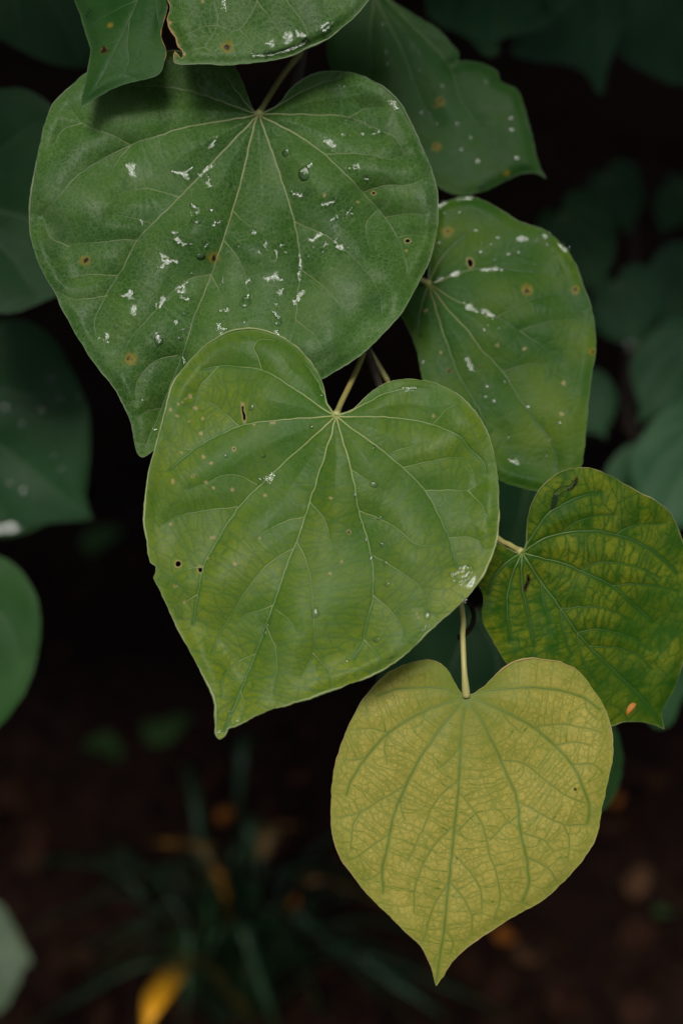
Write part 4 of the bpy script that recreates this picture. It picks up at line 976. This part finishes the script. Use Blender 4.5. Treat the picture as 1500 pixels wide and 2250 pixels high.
def surf(L, x, y):
    """leaf-local point and normal under photo pixel (x, y)"""
    e = 6.0
    q = L.lift(L.uv(np.array([(x, y), (x + e, y), (x, y - e)], float)))
    a, b_ = q[1] - q[0], q[2] - q[0]
    n = np.cross(a, b_); n /= np.linalg.norm(n)
    if n[2] < 0: n = -n
    return q[0], n, a / np.linalg.norm(a)

def where(L, x, y):
    """where on its leaf a piece of water lies, in words"""
    q = L.uv((x, y))
    k = L.pxm
    if np.linalg.norm(q[0] - L.ub) / k < 110: return 'close to the stalk'
    if seg_dist(q, L.OUT, np.roll(L.OUT, -1, 0))[0][0] / k < 42: return 'close to the rim'
    if seg_dist(q, L.U1[0][:-1], L.U1[0][1:])[0][0] / k < 12: return 'on the midrib'
    if min(seg_dist(q, u[:-1], u[1:])[0][0] for u in L.U1[1:]) / k < 10: return 'on a side vein'
    if abs(q[0][0] - L.ub[0]) / k < 90: return 'beside the midrib'
    return 'between the side veins'

ndrop = [0]
def drop(L, x, y, rx, ry=None, rot=0.0, flat=0.28, label='', group=''):
    ry = ry or rx
    p, n, a = surf(L, x, y)
    ndrop[0] += 1
    k = L.pxm
    me = drop_mesh(rx * k, ry * k, flat * math.sqrt(rx * ry) * k, 1000 + ndrop[0])
    o = link('water_drop', me)
    b_ = np.cross(n, a)
    ca, sa_ = math.cos(R_(rot)), math.sin(R_(rot))
    ax = a * ca + b_ * sa_; ay = np.cross(n, ax)
    ml = Matrix(((ax[0], ay[0], n[0], p[0]), (ax[1], ay[1], n[1], p[1]), (ax[2], ay[2], n[2], p[2]), (0, 0, 0, 1)))
    o.matrix_world = L.MW @ ml
    if '%' in label:
        label = label % (('large' if max(rx, ry) > 8.5 else 'tiny' if max(rx, ry) < 4.6 else 'small') + (' round' if max(rx, ry) / min(rx, ry) < 1.25 else ' elongated'), where(L, x, y))
    return tag(o, label, 'water drop', group)

def splash(L, sk, label, group, thick=0.07, rag=0.42, name='water_splash', cat='water splash', hole=None, level=0.06, tilt=(0, 0)):
    """thin ragged puddle: skeleton of (x, y, half width) joined up, its edge torn by noise"""
    ndrop[0] += 1
    seed = 2000 + ndrop[0]
    S = np.array(sk, float)
    S[:, 2] = S[:, 2] * 1.35 + 2.1
    m = 12
    lo = S[:, :2].min(0) - m - S[:, 2].max(); hi = S[:, :2].max(0) + m + S[:, 2].max()
    st = 1.3
    gx_ = np.arange(lo[0], hi[0], st); gy_ = np.arange(lo[1], hi[1], st)
    X_, Y_ = np.meshgrid(gx_, gy_)
    P = np.stack([X_.ravel(), Y_.ravel()], 1)
    if len(S) == 1: S = np.vstack([S, S + [0.5, 0.5, 0]])
    f = np.full(len(P), -99.0)
    for a_, b_ in zip(S[:-1], S[1:]):
        ab = b_[:2] - a_[:2]
        t_ = np.clip(((P - a_[:2]) @ ab) / max(ab @ ab, 1e-6), 0, 1)
        f = np.maximum(f, a_[2] + (b_[2] - a_[2]) * t_ - np.linalg.norm(P - a_[:2] - t_[:, None] * ab, axis=1))
    wmax = S[:, 2].max()
    f += waves(P, max(9, wmax * 1.5), seed) * wmax * rag + waves(P, 7, seed + 1) * min(3.4, wmax * rag * 0.9)
    if hole: f -= np.clip(hole[2] + 2 - np.linalg.norm(P - np.array(hole[:2]), axis=1), 0, 99) * 3
    keep = f > 0
    nx = len(gx_)
    iy, ix = np.mgrid[0:len(gy_) - 1, 0:nx - 1]
    a0 = (iy * nx + ix).ravel()
    Q = np.stack([a0, a0 + nx, a0 + nx + 1, a0 + 1], 1)
    Q = Q[keep[Q].sum(1) >= 3]
    if len(Q) < 3: return
    used = np.unique(Q)
    re = np.full(len(P), -1); re[used] = np.arange(len(used))
    f = np.maximum(f[used], 0)
    hgt = thick * 1e-3 * np.minimum(1, f / 2.6) ** 0.5 * (1 + 0.12 * waves(P[used], 14, seed + 2)) + 0.00003
    V = L.lift(L.uv(P[used]))
    A_ = np.column_stack([V[:, :2] - V[:, :2].mean(0), np.ones(len(V))])
    cf = np.linalg.lstsq(A_, V[:, 2], rcond=None)[0]
    res = V[:, 2] - A_ @ cf
    cf[:2] = cf[:2] * level + np.array(tilt)
    top = A_ @ cf + np.percentile(res, 70) + hgt          # water lies level across the small dips
    edge_ = np.clip(f / 2.2, 0, 1)
    V[:, 2] = np.maximum(V[:, 2] + 0.00003, V[:, 2] * (1 - edge_) + top * edge_)
    o = link(name, mesh_np(name, V, re[Q], M['film']))
    o.matrix_world = L.MW
    if '%' in label:
        S0 = np.array(sk, float)
        ln = np.ptp(S0[:, :2], axis=0).max()
        label = label % ('long ragged' if ln > 26 else 'short ragged' if ln > 9 else 'small compact', where(L, *S0[len(S0) // 2, :2]))
    return tag(o, label, cat, group)

g1, l1 = 'drops on the largest leaf', '%s clear water drop %s of the largest dark green leaf'
gs1, ls1 = 'splashes on the largest leaf', '%s white-glinting water splash %s of the largest dark green leaf'
for a_ in [(488, 205, 6, 5), (527, 349, 4), (504, 405, 6, 7), (521, 543, 6, 8), (628, 336, 10, 8), (668, 381, 13, 17), (687, 542, 5), (676, 562, 4, 5), (539, 664, 13, 15), (611, 706, 8, 12), (407, 688, 6, 5), (492, 704, 4), (537, 705, 6, 8), (406, 724, 7, 4), (396, 744, 7, 5), (455, 742, 3.2), (495, 635, 3), (373, 616, 3.2), (349, 746, 9, 14), (431, 484, 11, 10), (255, 717, 6), (442, 564, 10, 8), (708, 551, 6, 7), (337, 646, 3), (756, 474, 3), (590, 660, 3)]:
    drop(L1, *a_, label=l1, group=g1)
for sk in [[(288, 365, 8), (291, 383, 6), (276, 393, 3.5)], [(402, 379, 14)], [(475, 303, 3), (463, 319, 6)], [(457, 392, 4), (461, 420, 4), (459, 432, 2.5)], [(472, 357, 2.5), (450, 376, 4)], [(439, 383, 4)], [(430, 458, 4), (432, 484, 7)], [(450, 463, 2), (472, 460, 2.5)], [(442, 504, 4), (461, 495, 4.5), (486, 493, 3.5)],
           [(312, 489, 5)], [(385, 517, 6), (398, 533, 7), (420, 536, 3.5)], [(453, 537, 5)], [(363, 558, 7), (365, 574, 5), (387, 575, 4)], [(365, 576, 4), (356, 588, 3)], [(435, 175, 9)], [(472, 190, 5)], [(556, 509, 4), (569, 518, 4)], [(568, 540, 4), (578, 543, 7), (592, 535, 3)], [(123, 448, 3)], [(748, 180, 11)], [(866, 226, 6), (870, 236, 6)], [(632, 333, 5)],
           [(668, 378, 5), (683, 362, 4)], [(645, 428, 5), (660, 432, 4), (678, 422, 5)], [(708, 452, 2.5), (728, 443, 6)], [(767, 463, 6)], [(728, 482, 2.5), (740, 479, 2.5)], [(775, 370, 4), (790, 365, 6), (800, 363, 3)], [(805, 393, 5)], [(717, 310, 5), (730, 321, 6)], [(755, 298, 4), (765, 303, 5)], [(798, 297, 4.5)], [(817, 299, 3), (832, 293, 4)], [(680, 528, 3), (694, 522, 6), (706, 515, 5)],
           [(737, 533, 4), (745, 545, 8)], [(615, 541, 5)], [(607, 558, 5), (606, 568, 3)], [(628, 556, 3)], [(657, 560, 2.5), (661, 590, 3)], [(586, 611, 3), (603, 604, 7), (616, 619, 3)], [(658, 600, 4), (653, 626, 3)], [(540, 622, 3), (549, 614, 5)], [(541, 660, 5), (546, 650, 4)], [(603, 650, 4), (622, 638, 4)], [(605, 667, 4)], [(611, 700, 4), (604, 686, 3)], [(642, 671, 3), (653, 656, 5), (666, 642, 4)],
           [(409, 622, 4), (400, 642, 6), (395, 656, 4)], [(398, 655, 4), (416, 658, 2.5)], [(387, 707, 4)], [(482, 688, 2.5), (500, 681, 4)], [(478, 714, 4), (484, 729, 6), (494, 722, 3)], [(422, 597, 4)], [(492, 619, 5)], [(607, 733, 5)], [(284, 651, 9), (290, 668, 5), (293, 686, 4)], [(325, 668, 3), (336, 678, 6), (350, 673, 4), (360, 659, 6)], [(239, 741, 7)], [(218, 744, 3)], [(345, 740, 4), (351, 750, 4)], [(404, 779, 4), (407, 796, 5)], [(311, 877, 4)], [(339, 945, 3)], [(386, 636, 2.5), (398, 628, 3)], [(716, 538, 4)]]:
    splash(L1, sk, ls1, gs1, hole=(401, 377, 4) if sk[0] == (402, 379, 14) else (436, 177, 3) if sk[0] == (435, 175, 9) else None)
splash(L1, [(752, 268, 5), (785, 275, 7), (835, 291, 4)], 'long dark film of water lying under the upper side vein of the largest leaf', 'splashes on the largest leaf', rag=0.5, tilt=(0.1, 0.3))

g6, l6 = 'splashes on the torn leaf', '%s white-glinting water splash %s of the torn-sided leaf'
for sk in [[(490, 0, 4), (494, 12, 6)], [(636, 77, 4), (655, 74, 6), (672, 82, 5)], [(670, 92, 4)], [(712, 64, 7), (722, 56, 7)], [(584, 95, 2.5), (600, 98, 3)]]:
    splash(L6, sk, l6, g6)
splash(L6, [(556, 124, 3), (600, 118, 5), (640, 110, 5), (668, 101, 4)], 'long streak of water along the lower rim of the torn-sided leaf', g6, thick=0.15, rag=0.2)
splash(L6, [(570, 108, 7), (610, 100, 9), (655, 92, 9)], 'dark pool of water above the rim streak of the torn-sided leaf', g6, thick=0.1, rag=0.3, tilt=(0.1, -0.3))
splash(L7, [(202, 40, 5), (208, 28, 6)], 'small water glint high on the folded leaf', None)

g2, l2 = 'drops on the middle leaf', '%s clear water drop %s of the yellow-green middle leaf'
for a_ in [(821, 983, 4, 5), (821, 1065, 10, 7), (780, 1089, 5, 6), (832, 1139, 6, 4), (804, 1187, 4, 7), (814, 1225, 6, 8), (845, 1237, 6.2), (793, 1150, 3), (708, 867, 5, 6), (692, 1346, 9, 12), (582, 1391, 5, 8), (505, 1566, 4), (938, 1352, 8, 11), (827, 1406, 7.5), (763, 1452, 4.5), (552, 895, 7), (496, 1001, 4.5), (579, 1002, 5, 4), (684, 937, 5, 4.5), (672, 1006, 4), (850, 1284, 6), (843, 1197, 4, 2.5), (740, 1208, 3)]:
    drop(L2, *a_, label=l2, group=g2)
splash(L2, [(1003, 1266, 10), (1018, 1264, 15), (1026, 1274, 12)], 'large white-glinting puddle near the outer rim of the middle leaf', 'splashes on the middle leaf', thick=0.25, rag=0.14, hole=(1006, 1274, 4))
g2s, l2s = 'splashes on the middle leaf', '%s white glint of water %s of the yellow-green middle leaf'
for sk in [[(573, 1059, 3), (588, 1053, 6), (598, 1050, 8)], [(890, 854, 2.5), (902, 855, 4), (914, 853, 2.5)], [(838, 1138, 2)], [(930, 1385, 3), (940, 1380, 4)], [(846, 1453, 2.5), (862, 1449, 4)], [(508, 1591, 2.5), (524, 1586, 2.5)], [(480, 1612, 4)], [(838, 1194, 2.5), (846, 1198, 2.5)], [(594, 1350, 2), (585, 1382, 2.5)], [(1018, 1317, 3)]]:
    splash(L2, sk, l2s, g2s, rag=0.3)

g5, l5 = 'drops on the spotted leaf', '%s whitish drop %s of the leaf with yellow-ringed spots'
for a_ in [(1042, 505, 10, 6), (1093, 468, 5), (1093, 520, 8, 7), (1078, 535, 5), (1055, 555, 6.5), (1087, 572, 4.5), (1118, 560, 9, 7), (1139, 556, 6.5), (1158, 525, 6), (1205, 537, 8), (1177, 582, 5), (1168, 597, 7, 3.5), (1102, 593, 6, 8), (1080, 695, 6), (1073, 712, 6), (1095, 719, 5), (1062, 725, 5), (923, 737, 9, 5), (1110, 837, 5, 9), (1069, 850, 5.5), (1083, 883, 8), (1065, 873, 5.5), (1158, 895, 9, 6),
           (1228, 930, 6), (1116, 965, 6.5, 8), (928, 795, 4, 8), (963, 533, 6, 8), (976, 467, 5), (1100, 484, 4), (1136, 716, 5), (1010, 467, 5), (1057, 531, 4), (1200, 1005, 5)]:
    drop(L5, *[v if q < 2 else v * 0.76 for q, v in enumerate(a_)], flat=0.12, label=l5, group=g5)
gs5, ls5 = 'splashes on the spotted leaf', '%s white water smear %s of the leaf with yellow-ringed spots'
for sk in [[(1182, 530, 4), (1193, 521, 5), (1204, 518, 4)], [(1228, 540, 5), (1243, 549, 5)], [(1022, 670, 4), (1032, 677, 6), (1042, 685, 5)], [(1024, 790, 3), (1030, 800, 4), (1036, 813, 3)], [(1124, 1012, 3), (1132, 1018, 5), (1140, 1023, 3)], [(957, 618, 4), (967, 612, 5)], [(992, 605, 4), (1008, 600, 4)], [(1010, 441, 4), (1032, 437, 6)], [(1138, 525, 4), (1150, 525, 4)], [(1060, 684, 3), (1082, 694, 4)], [(1060, 594, 2.5), (1090, 590, 3)], [(963, 452, 4), (976, 447, 4)]]:
    splash(L5, sk, ls5, gs5, rag=0.3)
g8, l8 = 'drops on the notched leaf', '%s blurred water drop %s of the bitten notched leaf'
for a_ in [(844, 52, 5), (850, 113, 5), (850, 140, 6), (921, 155, 5), (921, 113, 4), (973, 187, 7), (943, 251, 5, 9), (927, 248, 5), (958, 273, 6), (1006, 272, 6), (1034, 300, 7), (1014, 327, 6), (1124, 283, 11, 8), (1049, 353, 6, 9), (1135, 347, 8), (1057, 411, 7), (1161, 304, 6, 8), (823, 157, 8, 5), (1068, 179, 5), (1122, 258, 7), (995, 145, 5), (800, 162, 5)]:
    drop(L8, *[v if q < 2 else v * 0.76 for q, v in enumerate(a_)], flat=0.12, label=l8, group=g8)
g14, l14 = 'drops on the leaf with the wet lower edge', '%s blurred drop %s of the dim wet-edged leaf'
for a_ in [(111, 831, 9), (96, 896, 10, 15), (133, 875, 7), (170, 873, 7), (47, 934, 8), (12, 894, 9), (114, 1006, 10, 8), (133, 1034, 9), (51, 1081, 8, 12), (19, 1064, 8), (50, 992, 7)]:
    drop(L14, *a_, flat=0.20, label=l14, group=g14)
splash(L14, [(-30, 1168, 8), (20, 1161, 9), (70, 1150, 7), (105, 1143, 5)], 'bright wet band along the lower edge of a dim blurred leaf', None, thick=0.1, rag=0.15, tilt=(-0.25, -0.06))
splash(SH[4], [(1368, 760, 8), (1388, 760, 9), (1404, 757, 7)], 'white wet glint on the rounded tip of a sapling leaf', None, thick=0.1, rag=0.15, tilt=(0.07, -0.21))
splash(SH[5], [(1462, 912, 8), (1480, 905, 8)], 'dim wet glint on the broad middle leaf of the sapling', None, thick=0.1, rag=0.15, tilt=(0.23, -0.08))
splash(L9, [(1190, 12, 6), (1206, 32, 6)], 'short bright water streak on the blurred leaf with the rounded tip', None, thick=0.15, rag=0.2)

# small orange petal lying on the mottled leaf
p, n_, a_ = surf(L3, 1385, 1556)
k = L3.pxm
th = np.linspace(0, 2 * math.pi, 16, endpoint=False)
V = [(0, 0, 8 * k)]
for q in (0.5, 1.0):
    V += [(q * 9 * k * math.cos(x), q * (17 + 3 * math.sin(3 * x)) * k * math.sin(x), (8 - 9 * q * q + 2 * math.sin(2 * x) * q) * k) for x in th]
F = [(0, 1 + j, 1 + (j + 1) % 16) for j in range(16)] + [f for j in range(16) for f in ((1 + j, 17 + j, 17 + (j + 1) % 16), (1 + j, 17 + (j + 1) % 16, 1 + (j + 1) % 16))]
petal = link('petal', mesh_np('petal', V, F, plain_mat('petal_orange', (0.55, 0.17, 0.02), (0.75, 0.34, 0.06), 400, 0.4, trans=0.2)))
bb = np.cross(n_, a_)
petal.matrix_world = L3.MW @ Matrix(((a_[0], bb[0], n_[0], p[0]), (a_[1], bb[1], n_[1], p[1]), (a_[2], bb[2], n_[2], p[2]), (0, 0, 0, 1))) @ Matrix.Rotation(R_(-28), 4, 'Z')
tag(petal, 'tiny orange petal stuck to the mottled leaf near its tip', 'petal')

# ------------------------------------------------------------------ on the soil
def on_ground(x, y, z=0.0):
    r = ray((x, y))[0]
    return CAM + r * ((z - CAM[2]) / r[2])

def blade_mat(name, c0, c1):
    m, t = new_mat(name); b = NB(t)
    co = b.n('ShaderNodeTexCoord').outputs['Object']
    col = b.mix(b.math('ADD', b.attr('t'), b.rng(b.noise(co, 40, 3), 0.3, 0.7, -0.2, 0.2), clamp=True), c0, c1)
    pr = b.n('ShaderNodeBsdfPrincipled'); b.put(pr.inputs['Base Color'], col); pr.inputs['Roughness'].default_value = 0.5
    o = b.n('ShaderNodeOutputMaterial'); b.put(o.inputs[0], pr.outputs[0])
    return m
BM = {'g': blade_mat('strap_green', (0.014, 0.044, 0.012), (0.024, 0.070, 0.020)), 'y': blade_mat('strap_yellowing', (0.012, 0.03, 0.012), (0.60, 0.26, 0.025)),
      'b': blade_mat('strap_bright_yellow', (0.03, 0.06, 0.015), (0.95, 0.42, 0.004)), 'l': blade_mat('strap_light_green', (0.02, 0.06, 0.026), (0.03, 0.09, 0.04))}

def blade(parent, pts, wid, mat, label=None):
    """a strap leaf: keeled ribbon through world points"""
    C = catmull3(pts, 8) - np.array(parent.location)
    n = len(C); k = np.linspace(0, 1, n)
    W = wid * np.minimum(1, (1 - k) * 3.2 + 0.06) * (0.75 + 0.25 * np.sin(k * 3.14))
    T = np.gradient(C, axis=0); T /= np.linalg.norm(T, axis=1, keepdims=True)
    S = np.cross(T, np.array([0, 0.35, 1.0])); S /= np.maximum(np.linalg.norm(S, axis=1, keepdims=True), 1e-6)
    U_ = np.cross(S, T)
    rows = [C - S * W[:, None] * 0.5, C - U_ * W[:, None] * 0.14, C + S * W[:, None] * 0.5, C - U_ * (W[:, None] * 0.14 + 0.0008)]
    V = np.stack(rows, 1).reshape(-1, 3)
    F = []
    for i in range(n - 1):
        for j in range(4):
            j2 = (j + 1) % 4
            F.append((i * 4 + j, i * 4 + j2, i * 4 + 4 + j2, i * 4 + 4 + j))
    me = mesh_np('strap_leaf', V, F, BM[mat])
    attr(me, 't', np.repeat(sm(k, 0.25, 0.85), 4))
    o = link('strap_leaf', me, parent)
    if label: o['label'] = label
    return o

def arch(base, px, py, zt, lift=0.10):
    """from base up and over to the point seen at (px, py) at height zt"""
    tip = on_ground(px, py, zt)
    a = base * 0.62 + tip * 0.38; a[2] = max(base[2], zt) + lift
    b_ = base * 0.25 + tip * 0.75; b_[2] = zt + lift * 0.6
    return [base, a, b_, tip]

c1 = on_ground(520, 2180)
clump = plant('strappy_plant', c1, 'clump of dark narrow arching leaves on the soil, a few turning orange-yellow', 'plant')
r = np.random.default_rng(5)
def cb(): return c1 + np.array([r.uniform(-.03, .03), r.uniform(-.03, .03), -0.01])
for (px, py, z, wd, mt, lb) in [(40, 1905, .03, .016, 'g', None), (130, 2120, .06, .017, 'g', None), (230, 1850, .05, .015, 'g', None), (330, 1852, .09, .026, 'y', 'strap leaf with a dull orange end pointing away from the pale shoot'), (585, 1640, .12, .018, 'g', None), (560, 1800, .10, .02, 'g', None), (665, 1815, .10, .022, 'y', 'short strap leaf with an orange tip under the yellow leaf'),
                            (780, 1900, .06, .018, 'g', None), (850, 1985, .07, .022, 'y', 'strap leaf ending in olive yellow behind the yellow leaf'), (980, 2240, .06, .026, 'l', 'broad lighter green strap leaf'), (1120, 2240, .04, .022, 'g', None), (900, 2110, .05, .018, 'g', None), (60, 2260, .05, .02, 'g', None), (300, 1990, .08, .018, 'g', None), (400, 1680, .08, .015, 'g', None), (700, 2040, .05, .016, 'g', None), (500, 1990, .12, .02, 'y', None), (200, 1980, .04, .015, 'g', None), (840, 2200, .05, .02, 'l', None), (620, 2300, .06, .02, 'g', None), (1010, 2060, .03, .015, 'g', None)]:
    blade(clump, arch(cb(), px, py, z, r.uniform(.04, .11)), wd * (1.0 if mt == 'y' else .72), mt, lb)
blade(clump, [c1 + np.array([.02, -.03, -.01]), on_ground(440, 2105, .20), on_ground(402, 2118, .27), on_ground(366, 2158, .31), on_ground(330, 2220, .32), on_ground(296, 2330, .29)], .024, 'b', 'bright orange-yellow strap leaf bent over')

for q in range(22):
    blade(clump, arch(cb(), r.uniform(20, 1150), r.uniform(1780, 2280), r.uniform(.02, .10), r.uniform(.03, .1)), r.uniform(.006, .010), 'g')

# fallen leaves, each one lying on the soil
def litter_mesh(seed):
    r = np.random.default_rng(seed)
    V = [(0, 0, 0.004)]
    m = 12
    for j in range(m):
        a = j / m * 2 * math.pi
        k = 1 + 0.25 * math.cos(a) + r.uniform(-.08, .08)
        V.append((0.022 * k * math.cos(a), 0.015 * k * math.sin(a), 0.006 * math.sin(2 * a + seed) + r.uniform(0, .003)))
    return mesh_np('fallen_leaf', V, [(0, 1 + j, 1 + (j + 1) % m) for j in range(m)])
LIT = {'brown': ((0.022, 0.009, 0.005), (0.042, 0.017, 0.009)), 'tan': ((0.085, 0.042, 0.02), (0.12, 0.06, 0.028)), 'orange': ((0.24, 0.075, 0.012), (0.34, 0.12, 0.018)), 'green': ((0.03, 0.07, 0.02), (0.05, 0.10, 0.028))}
LM = {}
for cname, (ca, cb_) in LIT.items():
    mt = plain_mat('fallen_' + cname, ca, cb_, 80, 0.8, trans=0.1, spec=0.08)
    for q in range(2):
        me = litter_mesh(q + 3); me.materials.append(mt); LM[cname, q] = me
def litter(x, y, cname, s):
    p = on_ground(x, y, 0.02)
    o = link('fallen_leaf', LM[cname, int(r.integers(0, 2))], None, p)
    o.location.z = 0.014 + r.uniform(0, .02)
    o.scale = (s, s, s)
    o.rotation_euler = (r.uniform(-.4, .4), r.uniform(-.4, .4), r.uniform(0, 6.28))
    tag(o, 'blurred %s fallen leaf lying on the dark soil' % cname, 'fallen leaf', '%s fallen leaves on the soil' % cname)
for a_ in [(355, 1605, 'green', 1.5), (232, 1660, 'green', 1.3), (330, 1535, 'orange', .7), (160, 1545, 'brown', 1.3), (1395, 1950, 'tan', .9), (1455, 2020, 'green', .6), (1390, 2065, 'brown', 1.0), (1115, 2075, 'orange', .6), (1165, 2120, 'tan', .8), (1100, 2150, 'brown', 1.0), (1350, 1755, 'orange', .5), (1335, 1825, 'brown', 1.2), (500, 1805, 'orange', .5), (600, 1870, 'brown', 1.5), (640, 1985, 'orange', .5), (150, 2110, 'brown', 1.2),
           (490, 2030, 'orange', .9), (420, 2110, 'green', 1.5), (280, 1460, 'green', 1.0), (140, 1430, 'brown', 1.1), (215, 1190, 'green', 1.4), (25, 1750, 'brown', 1.2), (460, 1720, 'brown', 1.0), (255, 1580, 'brown', 1.0), (1300, 420, 'brown', 1.4), (1420, 560, 'brown', 1.3), (1250, 2200, 'brown', 1.1), (1410, 2210, 'brown', 1.0), (70, 1880, 'brown', 1.1)]:
    litter(*a_)
for q in range(36):
    litter(r.uniform(-100, 1600), r.uniform(1250, 2300), 'brown', r.uniform(.5, 1.0))

# bark chips and crumbs
nch = 2600
cx = np.stack([r.uniform(-1.4, 1.4, nch), r.uniform(.3, 3.2, nch)], 1)
bx0 = np.array([(x, y, z) for x in (-1, 1) for y in (-1, 1) for z in (-1, 1)], float)
bf = np.array([(0, 1, 3, 2), (4, 6, 7, 5), (0, 4, 5, 1), (2, 3, 7, 6), (0, 2, 6, 4), (1, 5, 7, 3)])
VV, FF = [], []
for i_ in range(nch):
    sx, sy, sz = r.uniform(.006, .02), r.uniform(.004, .009), r.uniform(.002, .005)
    Rm = np.array(Matrix.Rotation(r.uniform(0, 6.28), 3, 'Z') @ Matrix.Rotation(r.uniform(-.5, .5), 3, 'X'))
    VV.append((bx0 * [sx, sy, sz] * r.uniform(.7, 1.1, (8, 1))) @ Rm.T + [cx[i_, 0], cx[i_, 1], r.uniform(-.005, .02)])
    FF.append(bf + 8 * i_)
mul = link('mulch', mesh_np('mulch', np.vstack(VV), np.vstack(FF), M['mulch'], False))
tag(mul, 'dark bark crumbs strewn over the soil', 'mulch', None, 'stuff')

# ------------------------------------------------------------------ unseen tree added overhead to keep the soil in shade, and the thicket behind
def leafmass(n, boxf, seed, size=(.05, .08)):
    r = np.random.default_rng(seed)
    o, _ = template((0, 0), (0, 1.6), 1.0)
    o = np.array(o)[::2]; o = o - o.mean(0)
    m = len(o)
    VV = np.empty((n, m + 1, 3)); FF = []
    for i_ in range(n):
        s_ = r.uniform(*size)
        Rm = np.array(Matrix.Rotation(r.uniform(0, 6.28), 3, 'Z') @ Matrix.Rotation(r.uniform(-.9, .9), 3, 'X') @ Matrix.Rotation(r.uniform(-.5, .5), 3, 'Y'))
        q = np.column_stack([o * s_, -0.25 * np.abs(o[:, 0]) * s_])
        VV[i_, 1:] = q @ Rm.T; VV[i_, 0] = q.mean(0) @ Rm.T + Rm[:, 2] * 0.004
        VV[i_] += boxf(r)
    j = np.arange(m)
    f0 = np.stack([np.zeros(m, int), 1 + j, 1 + (j + 1) % m], 1)
    F = (f0[None] + (np.arange(n) * (m + 1))[:, None, None]).reshape(-1, 3)
    return VV.reshape(-1, 3), F
tree = plant('shade_tree', (1.15, 2.4, 0.0), 'unseen tree added to shade the soil with its low dense crown', 'tree')
V, F = leafmass(6500, lambda r: np.array([r.uniform(-2.2, 2.2), 0.02 + 4.2 * r.uniform(0, 1) ** 1.15, r.uniform(1.42, 1.85)]), 21)
V2, F2 = leafmass(800, lambda r: np.array([r.uniform(-.9, .9), 0.19 + .7 * r.uniform(0, 1) ** 1.2, r.uniform(1.19, 1.45)]), 24, (.035, .055))  # lower leaves just above view, added to shade the leaves behind
F = np.vstack([F, F2 + len(V)]); V = np.vstack([V, V2])
cr = link('crown', mesh_np('crown', V - np.array(tree.location), F, M['crown']), tree); cr['kind'] = 'stuff'
stem_part(tree, [np.array([1.15, 2.4, -.1]), np.array([1.12, 2.38, .7]), np.array([1.0, 2.2, 1.3]), np.array([.8, 1.9, 1.75])], .05, .03, 'stem', 'trunk')
stem_part(tree, [np.array([1.02, 2.25, 1.2]), np.array([.6, 1.2, 1.6]), np.array([.05, .3, 1.62]), stem_pts[0] + np.array([0, .06, .16])], .02, .004, 'stem', 'limb')
V, F = leafmass(3200, lambda r: np.array([r.uniform(-3.5, 3.5), r.uniform(4.0, 5.0), r.uniform(.0, 2.0)]), 22, (.07, .12))
th_ = link('thicket', mesh_np('thicket', V, F, M['crown'])); tag(th_, 'dense dark thicket far behind the soil', 'thicket', None, 'stuff')
